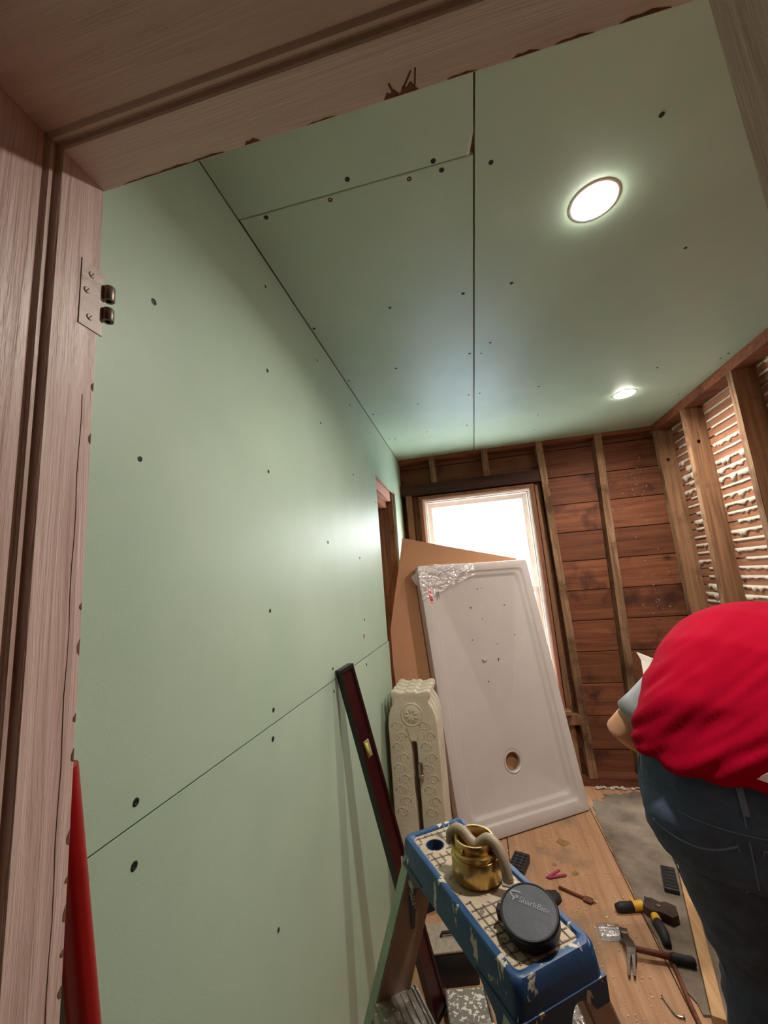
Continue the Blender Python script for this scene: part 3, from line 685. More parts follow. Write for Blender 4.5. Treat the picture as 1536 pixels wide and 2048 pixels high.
# ================================================================== RADIATOR
RXC, RY = -0.345, 1.93
rad = root('radiator', (RXC, RY + .1, 0), 'cream cast iron column radiator with scroll relief beside the wall opening', 'radiator')
half = [(.0, .862), (.018, .866), (.034, .858), (.058, .860), (.080, .868), (.092, .864), (.094, .852), (.086, .842), (.080, .832), (.084, .814), (.098, .788), (.109, .756), (.113, .72), (.113, .50), (.113, .12), (.110, .03), (.102, 0), (.076, 0), (.066, .05), (.03, .075), (0, .078)]
half = [(max(0, x - .006) if x > .03 else x, z - .006 if z > .8 else (z + .006 if z < .01 else z)) for x, z in half]
outer = half + [(-x, z) for x, z in half[-2:0:-1]]
slot = [(.0185 * math.cos(a), (.640 if math.sin(a) >= 0 else .15) + .0185 * math.sin(a)) for a in [k * PI / 8 for k in range(16)]]
proto = None
for i in range(4):
    mm = frame((RXC, RY + .023 + i * .063, 0), (1, 0, 0), (0, 0, 1), (0, -1, 0))
    if proto is None: sec = proto = holed('section', outer, [slot], .046, .006, 'iron', mm, rad)
    else: sec = clone(proto, rad, proto.location + Vector((0, i * .063, 0)))
bm = B(); lathe(bm, [(.052, -.003), (.052, .001), (.047, .005), (.041, .003), (.036, .006), (.018, .008), (.006, .009)], frame((RXC, RY, .765), (1, 0, 0), (0, 0, 1), (0, -1, 0)), 32); obj('medallion', bm, 'iron', rad, 'auto')
bm = B(); prism(bm, [(-.030, .715), (.030, .715), (.018, .68), (.012, .655), (-.012, .655), (-.018, .68)], 1, -.001, .004, frame((RXC, RY - .003, 0), (1, 0, 0), (0, 1, 0), (0, 0, 1))); obj('drop_ornament', bm, 'iron', rad)
for sx in (-1, 1):              # raised scrolls and leaves down both columns
    for j in range(9):
        cz = .715 - j * .044; fl_ = 1 if j % 2 else -1; cx = RXC + sx * .064 + fl_ * .012; pts = []
        for k in range(20):
            a = k * .42 * fl_ + (0 if fl_ > 0 else PI); r = .020 * (1 - k / 22); pts.append((cx + r * math.cos(a), RY - .0004, cz + r * math.sin(a) * 1.2))
        bm = B(); tube(bm, pts, [.0026 * (1 - .6 * k / 20) for k in range(20)], 6); obj('scroll', bm, 'iron', rad, True)
        bm = B(); tube(bm, smoothpath([(cx - fl_ * .014, RY - .0004, cz + .02), (cx - fl_ * .026, RY - .0004, cz + .006), (cx - fl_ * .022, RY - .0004, cz - .014)], 4), [.0006, .0014, .002, .0026, .003, .0026, .002, .0014, .0006], 6); obj('leaf_relief', bm, 'iron', rad, True)
for k in range(8):
    a = k * PI / 4; bm = B(); tube(bm, [(RXC + .010 * math.cos(a), RY - .0085, .765 + .010 * math.sin(a)), (RXC + .022 * math.cos(a + .3), RY - .0085, .765 + .022 * math.sin(a + .3)), (RXC + .031 * math.cos(a + .25), RY - .0065, .765 + .031 * math.sin(a + .25))], [.002, .004, .0014], 6); obj('petal', bm, 'iron', rad, True)
for z in (.105, .745):
    bm = B(); tube(bm, [(RXC, RY + .03, z), (RXC, RY + .20, z)], .024, 16); obj('hub', bm, 'iron', rad, True)
bm = B(); lathe(bm, [(.004, -.03), (.010, -.012), (.013, -.006), (.013, -.002), (.0105, 0), (.0105, .040), (.009, .045), (.004, .047)], Matrix.Translation((RXC + .024, RY - .018, .525)), 16); av = obj('air_valve', bm, 'chrome', rad, 'auto')
bm = B(); tube(bm, [(RXC + .024, RY - .018, .50), (RXC + .026, RY - .004, .492), (RXC + .028, RY + .01, .492)], .005, 10); obj('valve_elbow', bm, 'chrome', av, True)

# ================================================================== SPIRIT LEVEL leaning on the left wall
T1, T0 = Vector((-.456, 1.345, 1.098)), Vector((-.258, 1.508, 0.012))
lv = root('spirit_level', (T0.x, T0.y, 0), 'long maroon and black spirit level leaning on the green wall', 'spirit level')
ax = (T1 - T0).normalized(); nw = Vector((.88, -.47, 0)); nw = (nw - ax * nw.dot(ax)).normalized(); nv = ax.cross(nw).normalized()
LL = (T1 - T0).length; LM = frame(T0, nw, nv, ax)   # x: face normal (25 mm), y: 60 mm width, z: along
I = [(-.0125, -.03), (.0125, -.03), (.0125, -.024), (.006, -.021), (.006, .021), (.0125, .024), (.0125, .03), (-.0125, .03), (-.0125, .024), (-.006, .021), (-.006, -.021), (-.0125, -.024)]
bm = B(); prism(bm, I, 2, .012, LL - .012, LM); lb = obj('beam', bm, 'maroon', lv)
for y0, y1 in ((-.0308, -.0282), (.0282, .0308)): obj('edge_rail', box(B(), -.0132, .0132, y0, y1, .012, LL - .012, .0008, LM), 'levelblack', lv)
for z0, z1 in ((0, .014), (LL - .014, LL)): obj('end_cap', box(B(), -.0135, .0135, -.0315, .0315, z0, z1, .002, LM), 'levelblack', lv)
for t, rot in ((.30, 0), (.755, 1)):
    v = obj('vial_mount', box(B(), -.0085, .0085, -.012, .012, LL * t - .027, LL * t + .027, .002, LM), 'vialframe', lv)
    bm = B(); tube(bm, [LM @ Vector((.010, -.017 if not rot else -.006, LL * t + (0 if not rot else -.02))), LM @ Vector((.010, .017 if not rot else -.006, LL * t + (0 if not rot else .02)))], .006, 12); obj('vial', bm, 'vial', v, True)

# ---- red pole in the near corner of the room
bm = B(); tube(bm, [(-.465, .5755, 0.0), (-.4675, .3955, 1.19)], [.0148, .0148], 20)
pr = root('red_pole', (-.465, .5755, 0), 'smooth red pole standing between the door jamb and the green wall', 'pole'); obj('shaft', bm, 'pole', pr, 'auto')
bm = B(); lathe(bm, [(.017, 0), (.017, .02), (.0152, .03)], Matrix.Translation((-.465, .5755, 0.0)), 20); obj('foot', bm, 'rubber', pr, 'auto')

# ================================================================== STEPLADDER
LU = Vector((.562, -.827, 0)).normalized(); LW_ = Vector((.827, .562, 0)).normalized(); LC = Vector((-.045, .79, 0)); TZ = .86
lad = root('stepladder', LC, 'paint splashed stepladder with a blue top cap and tan rails', 'stepladder')
def lp(u, w_, z): return LC + LU * u + LW_ * w_ + Vector((0, 0, z))
CM = frame(LC, LU, LW_, (0, 0, 1))
def rrect(hx, hy, r, n=5):
    o = []
    for sx, sy, a0 in ((1, 1, 0), (-1, 1, PI / 2), (-1, -1, PI), (1, -1, 3 * PI / 2)):
        for k in range(n + 1): a = a0 + PI / 2 * k / n; o.append((sx * (hx - r) + r * math.cos(a), sy * (hy - r) + r * math.sin(a)))
    return o
def rl(hx, hy, r, z): return [CM @ Vector((x, y, z)) for x, y in rrect(hx, hy, r)]
bm = B(); rings(bm, [rl(.1755, .0735, .012, TZ - .047), rl(.174, .071, .012, TZ - .025), rl(.172, .069, .013, TZ - .006), rl(.169, .066, .013, TZ - .001), rl(.166, .063, .012, TZ), rl(.160, .057, .010, TZ - .0005), rl(.157, .054, .010, TZ - .004), rl(.155, .052, .010, TZ - .030), rl(.168, .065, .012, TZ - .047)], False, True)
cap = obj('top_cap', bm, 'blue', lad, 'auto')
hole = [(-.118 + .0185 * math.cos(a), -.024 + .0185 * math.sin(a)) for a in [k * PI / 10 for k in range(20)]]
holed('tray_top', rrect(.158, .055, .01), [hole], .007, .0006, 'cream', CM @ Matrix.Translation((0, 0, TZ - .0075)), cap)
bm = B(); lathe(bm, [(.0182, -.004), (.0182, -.03), (.0165, -.03), (.0165, -.004)], CM @ Matrix.Translation((-.118, -.024, TZ)), 20, True); obj('hole_sleeve', bm, 'blued', cap)
# raised grip lines, split by two smooth round seats
bm = B()
def clipline(a, b, w_=.0011):
    N = 40; on = None
    for i in range(N + 1):
        t = i / N; p = (a[0] + (b[0] - a[0]) * t, a[1] + (b[1] - a[1]) * t)
        ok = math.hypot(p[0] + .012, p[1] - .002) > .062 and math.hypot(p[0] + .118, p[1] + .024) > .024
        if ok and on is None: on = p
        if (not ok or i == N) and on is not None:
            q = p if ok else q_
            if math.hypot(q[0] - on[0], q[1] - on[1]) > .006: bar(bm, CM @ Vector((on[0], on[1], TZ - .0038)), CM @ Vector((q[0], q[1], TZ - .0038)), w_ * 2, .0014)
            on = None
        q_ = p
for i in range(-9, 10): clipline((i * .0165, -.052), (i * .0165 + .004, .052))
for j in range(-3, 4): clipline((-.152, j * .0145), (.152, j * .0145))
tag(obj('grip_lines', bm, 'gridl', cap), kind='stuff')
bm = B(); rings(bm, [[CM @ Vector((x, y, z)) for x, y in (( -.05, .060), (.02, .030), (.05, .054), (.06, .0545), (.03, .022), (-.05, .052))] for z in (TZ - .0042, TZ - .0025)]); obj('grip_edge', bm, 'gridl', cap)
# deep end aprons with an arch cut in them
for su in (-1, 1):
    arch = [(-.0725, -.040), (-.074, -.150), (-.006, -.150)] + [(-.006 + .052 * (k / 10), -.150 + .100 * math.sin(PI * k / 10) ** .5) for k in range(1, 6)] + [(.020 + .030 * (k / 5), -.050 - .020 * (k / 5) ** 2) for k in range(1, 6)] + [(.073, -.070), (.0725, -.040)]
    bm = B(); prism(bm, [(q[0], TZ + q[1]) for q in arch], 0, .0, .008, frame(LC + LU * (su * .1685), LU * su, LW_ if su > 0 else -LW_ * -1, (0, 0, 1)))
    obj('end_apron', bm, 'blued', cap)
for su in (-1, 1):      # side gussets below the long edges at both ends
    for sw in (-1, 1):
        bm = B(); prism(bm, [(su * .176, TZ - .040), (su * .176, TZ - (.15 if sw < 0 else .07)), (su * .150, TZ - (.15 if sw < 0 else .07)), (su * .125, TZ - .066), (su * .085, TZ - .042)], 1, -.004, .004, frame(LC + LW_ * (sw * .0705), LU, LW_, (0, 0, 1))); obj('gusset', bm, 'blued', cap)
def rail(u0, w0, z0, u1, w1, z1, wd, th, name, mat, flange):
    a, b = lp(u0, w0, z0), lp(u1, w1, z1); bm = B(); bar(bm, a, b, wd, th, LU, .002); r = obj(name, bm, mat, lad)
    d = (b - a).normalized(); x = d.cross(LU).normalized(); y = x.cross(d)
    for s in (-1, 1):
        bm = B(); bar(bm, a + x * s * (wd / 2) + y * flange, b + x * s * (wd / 2) + y * flange, .004, .026, LU); obj('flange', bm, 'railg' if name == 'front_rail' else mat, r)
    bm = B(); bar(bm, b + d * -.05, b + d * .004, wd + .008, th + .03, LU); obj('rubber_foot', bm, 'rubber', r)
    return r
rail(-.145, -.035, TZ - .035, -.205, -.345, 0.004, .060, .005, 'front_rail', 'rail', -.012)
rail(.145, -.035, TZ - .035, .205, -.345, 0.004, .060, .005, 'front_rail', 'rail', .012)
rail(-.118, .012, TZ - .035, -.185, .33, 0.004, .034, .016, 'rear_leg', 'rail', .008)
rail(.140, .056, TZ - .035, .190, .36, 0.004, .034, .016, 'rear_leg', 'rail', -.008)
for z in (.615, .305):       # treads between the front rails
    k = (TZ - .035 - z) / (TZ - .039); w_c = -.035 - .31 * k; uu = .143 + .06 * k
    sm = frame(LC + LW_ * w_c, LU, LW_, (0, 0, 1)); st = obj('step', box(B(), -uu, uu, -.042, .042, z - .006, z, .0015, sm), 'step', lad)
    for sw in (-1, 1): obj('step_lip', box(B(), -uu, uu, sw * .042 - .002, sw * .042 + .002, z - .034, z + .0015, .0008, sm), 'step', st)
    for i in range(7): obj('tread_rib', box(B(), -uu + .004, uu - .004, -.036 + i * .012 - .0015, -.036 + i * .012 + .0015, z, z + .0015, 0, sm), 'step', st)
    for s in (-1, 1):
        bm = B(); lathe(bm, [(.014, -.001), (.014, .004), (.009, .008), (.004, .009)], frame(sm @ Vector((s * (uu + .004), 0, z - .018)), LW_, (0, 0, 1), LU * s), 14); obj('rivet', bm, 'rail', st, 'auto')
for z in (.22,):
    bm = B(); k = (TZ - .035 - z) / (TZ - .039); bar(bm, lp(-.118 - .067 * k, .012 + .318 * k, z), lp(.125 + .06 * k, .05 + .31 * k, z), .004, .03); obj('rear_brace', bm, 'rail', lad)
for s in (-1, 1):
    k = (TZ - .035 - .45) / (TZ - .039); bm = B(); bar(bm, lp(s * (.143 + .055 * k), -.035 - .31 * k, .45), lp(s * (.12 + .06 * k), .03 + .31 * k, .44), .003, .018); obj('spreader', bm, 'steel', lad)

# ---- brass drain fitting on the ladder top
FX, FY_ = -.050, .800; FM = Matrix.Translation((FX, FY_, TZ - .0025))
br = root('brass_fitting', (FX, FY_, TZ - .0025), 'brass drain fitting with a bent grey rod standing on the ladder top', 'fitting')
bm = B(); lathe(bm, [(.036, 0), (.0405, .001), (.0425, .004), (.0425, .034), (.0415, .037), (.0395, .038), (.0395, .041), (.0415, .042), (.0415, .045), (.040, .0465), (.0355, .047), (.033, .047), (.0325, .010), (.030, .006), (.030, 0)], FM, 48, True); bo = obj('body', bm, 'brass', br, 'auto')
bm = B(); lathe(bm, [(.0335, .046), (.0345, .0475), (.0345, .058), (.0335, .0595), (.0305, .0595), (.0295, .058), (.0295, .012), (.0325, .012)], FM, 48, True); obj('threaded_collar', bm, 'brass', br, 'auto')
bm = B(); lathe(bm, [(.0315, .004), (.0315, .009), (.004, .009)], FM, 32); obj('inner_seat', bm, 'brass', br)
for a in (-.5, 1.0, 2.6, 4.1):
    bm = B(); tube(bm, [FM @ Vector((.034 * math.cos(a), .034 * math.sin(a), .051)), FM @ Vector((.0385 * math.cos(a), .0385 * math.sin(a), .051))], .0028, 10); obj('lug', bm, 'brass', br, 'auto')
rp = [(-.049, .022, .046), (-.047, .022, .058), (-.036, .019, .067), (-.022, .012, .066), (-.010, .003, .058), (.002, -.005, .055), (.012, -.008, .062), (.024, -.012, .069), (.038, -.020, .064), (.048, -.030, .046), (.052, -.036, .024)]
rp = [(x * .92 + .002, y * .92 - .002, z - .006) for x, y, z in rp]
bm = B(); tube(bm, smoothpath([FM @ Vector(p) for p in rp], 7), .0088, 14); obj('bent_rod', bm, 'rod', br, True)
for p in (rp[0], rp[-1]):
    bm = B(); lathe(bm, [(.005, -.004), (.0089, -.002), (.0089, .002)], FM @ Matrix.Translation(p), 14); obj('rod_end', bm, 'rod', br)
# ---- black push-on cap beside it
KX, KY = .026, .690; KZ = TZ - .0025
kn = Vector((-.10, -.26, .96)).normalized(); kx = Vector((.046, -.021, 0)); kx = (kx - kn * kx.dot(kn)).normalized(); ky = kn.cross(kx)
KM = frame((KX, KY, KZ + .0125), kx, ky, kn)
kc = root('black_plug', (KX, KY, KZ), 'round black plastic plug with pale lettering tilted on the ladder top', 'plug')
bm = B(); lathe(bm, [(.038, 0), (.0395, .002), (.0402, .014), (.041, .016), (.041, .0185), (.0395, .0205), (.038, .0205), (.0375, .0192), (.001, .0192)], KM, 56); obj('shell', bm, 'blackp', kc, 'auto')
bm = B(); lathe(bm, [(.0372, .0188), (.0372, .0198), (.001, .0198)], KM, 48); kd = obj('face', bm, 'slate', kc)
bm = B(); lathe(bm, [(.020, -.024), (.024, -.022), (.026, .001)], KM @ Matrix.Translation((0, .008, 0)), 24)
for v in bm.verts: v.co.z = max(v.co.z, KZ + .0004)
obj('stub', bm, 'blackp', kc)
bm = B(); box(bm, -.010, .004, -.006, .006, -.008, .010, .002, KM @ Matrix.Translation((-.039, -.004, 0))); obj('tab', bm, 'blackp', kc)
obj('lettering', textmesh('SharkBite', .0112, KM @ Matrix.Translation((-.0165, .006, .0199))), 'logo', kd)
lm = KM @ Matrix.Translation((-.0285, .0125, .0198))
bm = B()
prism(bm, [(-.003, .0065), (.010, .0085), (.0125, .004), (.009, .0055), (.003, .0045), (-.001, .003)], 2, 0, .0006, lm)
prism(bm, [(-.003, .0055), (-.0015, .0025), (.001, -.0005), (.006, -.002), (.0065, -.004), (.003, -.009), (.0025, -.004), (-.002, -.0015), (-.004, .002)], 2, 0, .0006, lm)
prism(bm, [(.005, .0005), (.0085, .002), (.0105, -.002), (.0075, -.0035)], 2, 0, .0006, lm)
tag(obj('emblem', bm, 'logo', kd), kind='stuff')

# ================================================================== THINGS ON THE FLOOR
def thing_box(name, label, cat, parts, at): 
    r = root(name, at, label, cat)
    for nm, bm, mt in parts: obj(nm, bm, mt, r)
    return r
# black case with a dusty rag, and the dusty metal plate in front of it, behind the ladder
a = frame((-.215, 1.66, 0), (1, .25, 0), (-.25, 1, 0), (0, 0, 1))
thing_box('tool_case', 'black box with a dusty top on the floor behind the stepladder', 'box', [('body', box(B(), -.09, .075, -.05, .07, .0, .098, .004, a), 'blackp'), ('lid', box(B(), -.092, .077, -.052, .072, .099, .106, .003, a), 'dusty'), ('handle', tube(B(), [a @ Vector(p) for p in ((-.04, .01, .106), (-.035, .01, .118), (.03, .01, .118), (.035, .01, .106))], .005, 8), 'rubber')], (-.21, 1.66, 0))
a = frame((-.166, 1.512, 0), (1, .22, 0), (-.22, 1, 0), (0, 0, 1))
thing_box('dust_pan', 'speckled grey metal tray with a bright lip on the floor behind the stepladder', 'tray', [('bed', box(B(), -.062, .062, -.06, .055, .0, .038, .002, a), splatter('speckled_grey', C(120, 116, 108), C(214, 208, 196), .54, 70, .6)), ('lip', box(B(), -.066, .066, -.067, -.060, .0, .046, .002, a), 'chrome'), ('side', box(B(), -.068, -.062, -.06, .055, 0, .046, .001, a), 'steel'), ('side', box(B(), .062, .068, -.06, .055, 0, .046, .001, a), 'steel')], (-.166, 1.512, 0))
# black ribbed pouch
a = frame((.058, 2.21, 0), (.93, -.36, 0), (.36, .93, 0), (0, 0, 1))
r = root('tool_battery', (.058, 2.21, 0), 'black ribbed tool battery lying on the boards below the shower tray', 'battery'); obj('body', box(B(), -.036, .036, -.065, .065, 0, .035, .008, a), 'blackp', r)
for i in range(5): obj('rib', box(B(), -.03, .03, -.05 + i * .022, -.046 + i * .022, .034, .038, .001, a), 'rubber', r)
for i in range(2): obj('rib', box(B(), -.014 + i * .026, -.010 + i * .026, -.054, .048, .034, .037, .001, a), 'slate', r)
# second dark scrap beside the ladder head
a = frame((.165, 2.03, 0), (.8, .6, 0), (-.6, .8, 0), (0, 0, 1))
bm = B(); pts = [(.05 * math.cos(k * PI / 7) * random.uniform(.75, 1.1), .035 * math.sin(k * PI / 7) * random.uniform(.7, 1.1)) for k in range(14)]; rings(bm, [[a @ Vector((x, y, 0)) for x, y in pts], [a @ Vector((x * .9, y * .9, .018)) for x, y in pts], [a @ Vector((x * .5, y * .5, .026)) for x, y in pts]]); tag(obj('glove', bm, 'rubber', None, True), 'crumpled dark work glove on the boards beside the drill bit', 'glove')
# magenta plastic slips
for i, (p, q) in enumerate((((.170, 2.155), (.235, 2.212)), ((.178, 2.150), (.258, 2.178)))):
    bm = B(); bar(bm, (p[0], p[1], .003 + .0045 * i), (q[0], q[1], .003 + .0045 * i), .011, .004, (0, 0, 1), .001); tag(obj('plastic_strip', bm, 'pink'), ('magenta plastic strip lying flat under another strip', 'magenta plastic strip resting on top of another strip')[i], 'strip', 'crossed magenta strips')
# spade drill bit
r = root('drill_bit', (.27, 2.06, 0), 'rusty spade drill bit lying on the wooden boards', 'drill bit')
bm = B(); tube(bm, [(.212, 2.098, .007), (.30, 2.046, .007)], .006, 10); obj('shank', bm, 'rust', r, True)
a = frame((.318, 2.036, .007), (.86, -.5, 0), (.5, .86, 0), (0, 0, 1)); bm = B(); prism(bm, [(-.022, -.006), (-.018, -.015), (.012, -.015), (.014, -.003), (.026, 0), (.014, .003), (.012, .015), (-.018, .015), (-.022, .006)], 2, -.0025, .0025, a); obj('blade', bm, 'rust', r)
# clear blister with a magenta card edge
a = frame((.36, 1.885, 0), (.97, .05, 0), (-.05, .97, 0), (0, 0, 1)); r = root('blister_pack', (.36, 1.885, 0), 'small clear plastic blister pack beside the hammer head', 'packet')
obj('bubble', box(B(), -.05, .035, -.028, .03, .001, .016, .007, a), clear('blister_plastic', (.9, .9, .92, 1), .35, .15, 1.0), r, True); obj('card_edge', box(B(), .036, .046, -.03, .03, 0, .006, .001, a), 'pink', r); obj('card_back', box(B(), -.052, .036, -.03, .031, 0, .0015, 0, a), plain('silver_card', C(196, 190, 188), .4, .2, .2, 60), r)
# claw hammer
HD = Vector((.198, -.012, 0)).normalized(); hs = Vector((-HD.y, HD.x, 0)); a = frame((.395, 1.795, .0), HD, hs, (0, 0, 1))
r = root('claw_hammer', (.395, 1.795, 0), 'old claw hammer with a rusty shaft lying across the floor joint', 'hammer')
bm = B(); tube(bm, [a @ Vector(p) for p in ((0, 0, .030), (.07, 0, .024), (.125, 0, .019))], [.0085, .009, .0095], 12); obj('shaft', bm, 'rust', r, True)
bm = B(); tube(bm, [a @ Vector(p) for p in ((.12, 0, .019), (.135, 0, .018), (.165, -.002, .0165), (.188, -.004, .017), (.195, -.004, .017))], [.0105, .0145, .014, .015, .010], 12); obj('grip', bm, 'rubber', r, True)
bm = B(); rings(bm, [[a @ Vector((x + sx, y, z + sz)) for sx, sz in ((-w2, -h2), (w2, -h2), (w2, h2), (-w2, h2))] for x, y, z, w2, h2 in ((-.004, .074, .024, .013, .013), (-.004, .058, .024, .013, .013), (-.004, .052, .026, .009, .009), (-.002, .030, .028, .011, .011), (0, .012, .030, .015, .013), (0, -.014, .030, .015, .013), (-.006, -.035, .030, .014, .009))]); hh_ = obj('head', bm, 'oldsteel', r)
for sx in (-1, 1):
    bm = B(); rings(bm, [[a @ Vector((x + sx * o_ + dx, y, z + dz)) for dx, dz in ((-w2, -h2), (w2, -h2), (w2, h2), (-w2, h2))] for x, y, z, o_, w2, h2 in ((-.006, -.033, .030, .007, .0068, .009), (-.010, -.048, .028, .0075, .0052, .007), (-.015, -.064, .023, .008, .0042, .0045), (-.022, -.090, .013, .0082, .0032, .0022))]); obj('claw', bm, 'oldsteel', hh_)
# caulking gun style tool: two yellow banded grips meeting at a dark body
r = root('locking_pliers', (.51, 1.99, 0), 'black and yellow gripped pliers lying open on the grey mortar', 'pliers')
bm = B(); tube(bm, [(.408, 1.992, .017), (.425, 1.996, .018), (.478, 2.006, .019)], [.012, .0165, .0155], 12); obj('grip', bm, 'rubber', r, True)
bm = B(); tube(bm, [(.474, 2.005, .019), (.512, 2.012, .020)], [.0162, .017], 12); obj('grip_band', bm, 'yellow', r, 'auto')
bm = B(); prism(bm, [(.508, 1.992), (.53, 2.035), (.555, 2.035), (.575, 2.015), (.60, 2.02), (.628, 2.0), (.618, 1.955), (.592, 1.94), (.56, 1.965), (.53, 1.968)], 2, .004, .034); obj('jaw_body', bm, 'oldsteel', r)
bm = B(); tube(bm, [(.538, 1.965, .016), (.536, 1.935, .017)], [.0155, .017], 12); obj('grip_band', bm, 'yellow', r, 'auto')
bm = B(); tube(bm, [(.536, 1.937, .017), (.538, 1.89, .016), (.530, 1.842, .014)], [.0168, .0165, .013], 12); obj('grip', bm, 'rubber', r, True)
bm = B(); lathe(bm, [(.009, 0), (.009, .003), (.005, .004)], Matrix.Translation((.565, 1.995, .034)), 14); obj('pivot', bm, 'steel', r, 'auto')
bm = B(); bar(bm, (.552, 2.03, .02), (.535, 2.055, .02), .006, .008); obj('jaw_tip', bm, 'oldsteel', r)
bm = B(); bar(bm, (.482, 2.02, .018), (.478, 2.048, .018), .008, .006); obj('release_lever', bm, 'yellow', r)
# thin pry bar lying along the joint
r = root('pry_bar', (.51, 1.72, 0), 'long thin rusty bar lying along the floor joint under the hammer', 'bar')
bm = B(); tube(bm, [(.522, 1.80, .006), (.512, 1.68, .006), (.504, 1.55, .006), (.500, 1.50, .006)], .0062, 8); obj('shaft', bm, 'rust', r, True)
bm = B(); bar(bm, (.500, 1.505, .006), (.498, 1.46, .005), .014, .005); obj('blade', bm, 'rust', r)
# square black plate on the mortar
a = frame((.680, 2.18, 0), (.959, -.284, 0), (.284, .959, 0), (0, 0, 1)); r = root('black_plate', (.680, 2.18, 0), 'square black ribbed plate lying on the grey mortar', 'plate')
obj('body', box(B(), -.028, .026, -.075, .075, .006, .022, .004, a), 'blackp', r)
for i in range(6): obj('rib', box(B(), -.022, .020, -.062 + i * .022, -.056 + i * .022, .021, .024, .0008, a), 'rubber', r)
# bent nail by the near edge of the joint
r = root('bent_nail', (.45, 1.62, 0), 'bright bent nail on the boards near the rusty bar', 'nail'); bm = B(); tube(bm, smoothpath([(.436, 1.662, .0045), (.444, 1.63, .0045), (.452, 1.606, .0045), (.472, 1.600, .0045)], 5), .0030, 8); obj('shank', bm, 'chrome', r, True)
bm = B(); lathe(bm, [(.006, -.001), (.006, .001), (.003, .0015)], frame((.473, 1.600, .0065), (0, 1, 0), (0, 0, 1), (1, 0, 0)), 10); obj('head', bm, 'chrome', r)
# length of timber
p, q = Vector((.815, 2.44, .021)), Vector((.557, 1.57, .021)); bm = B(); bar(bm, p, q, .036, .040, (0, 0, 1), .002)
r = root('timber_batten', (.686, 2.0, 0), 'straight pale timber batten lying on the mortar beside the jeans', 'batten'); obj('batten', bm, 'timber', r)
# crumpled clear bag with magenta print
bm = B(); bmesh.ops.create_icosphere(bm, subdivisions=5, radius=1.0)
for v in bm.verts:
    n_ = noise.noise(v.co * 3.1) * .25 + noise.noise(v.co * 7) * .12; c = v.co * (1 + n_)
    v.co = Vector((.165 + c.x * .065, 1.60 + c.y * .085, max(.001, .02 + c.z * .022)))
r = root('plastic_bag', (.165, 1.60, 0), 'crumpled clear plastic bag with magenta print behind the stepladder leg', 'bag'); obj('film', bm, clear('bag_film', (.88, .88, .88, 1), .4, .12, 1.0), r)
for (x, y, l) in ((.118, 1.525, .04), (.235, 1.575, .05)):
    a = frame((x, y, .03), (.5, .86, 0), (-.86, .5, 0), (0, 0, 1)); obj('print', box(B(), -l / 2, l / 2, -.011, .011, -.0008, .0008, 0, a), 'pink', r)
# plaster crumbs and shavings strewn about, far too many to count
bm = B()
for i in range(700):
    x, y = random.uniform(.0, .49), random.uniform(1.42, 2.75); s = random.uniform(.0012, .0038)
    if (PO - Vector((x, y, 0))).dot(PN) > -.02: continue
    pts = [Vector((x + s * math.cos(t) * random.uniform(.5, 1.5), y + s * math.sin(t) * random.uniform(.5, 1.5), 0.0)) for t in (0, 1.6, 3.1, 4.7)]
    rings(bm, [pts, [p + Vector((0, 0, s * .8)) for p in pts]])
cu = obj('sawdust', bm, plain('pale_sawdust', C(206, 176, 138), .95, 0, .3, 90)); tag(cu, 'pale crumbs and sawdust strewn over the boards', 'sawdust', None, 'stuff')
# tall white carton behind the bending figure
r = root('white_carton', (1.085, 2.63, 0), 'tall white carton standing beyond the figure in red', 'carton')
a = frame((1.085, 2.63, 0), (1, .06, 0), (-.06, 1, 0), (0, 0, 1))
obj('body', box(B(), -.165, .165, -.15, .15, 0, .80, .003, a), 'cartonw', r)
bm = B(); rings(bm, [[a @ Vector(p) for p in ((-.165, -.15, .80), (-.165, .15, .80), (-.162, .15, .80), (-.162, -.15, .80))], [a @ Vector(p) for p in ((-.178, -.16, .842), (-.178, .16, .842), (-.175, .16, .842), (-.175, -.16, .842))]]); obj('flap', bm, 'cartonw', r)
obj('top_panel', box(B(), -.16, .16, -.148, .148, .801, .806, 0, a), 'cartonw', r)

# ================================================================== PERSON bending over
PC = Vector((.505, 1.09, 0)); PF = Vector((.423, .906, 0)); PLf = Vector((-.906, .423, 0))
def W(l, f, z): return PC + PLf * l + PF * f + Vector((0, 0, z))
def ell(c, d, a, b, n=28, sq=2.3):
    """ring round c, normal d: half width a sideways, b in depth"""
    d = Vector(d).normalized(); x = (PLf - d * PLf.dot(d)).normalized(); y = d.cross(x)
    o = []
    for k in range(n):
        t = 2 * PI * k / n; ct, st = math.cos(t), math.sin(t)
        o.append(Vector(c) + x * (a * math.copysign(abs(ct) ** (2 / sq), ct)) + y * (b * math.copysign(abs(st) ** (2 / sq), st)))
    return o
def lofted(bm, secs):
    cs = [W(*s[0]) for s in secs]; rs = []
    for i, s in enumerate(secs):
        d = cs[min(i + 1, len(cs) - 1)] - cs[max(i - 1, 0)]
        if len(s) > 3: d = PLf * s[3][0] + PF * s[3][1] + Vector((0, 0, s[3][2]))
        rs.append(ell(cs[i], d, s[1], s[2]))
    return rings(bm, rs)
ps = root('person', W(0, .06, 0), 'person in a red T-shirt with grey sleeves and dark jeans bending forward over the floor', 'person')
SH = (.050, .36, 1.06); SHR = (-.325, .36, 1.06)
EL = (.280, .375, .835); WR = (.16, .57, .69)
ELR = (-.38, .47, .82); WRR = (-.25, .62, .66)
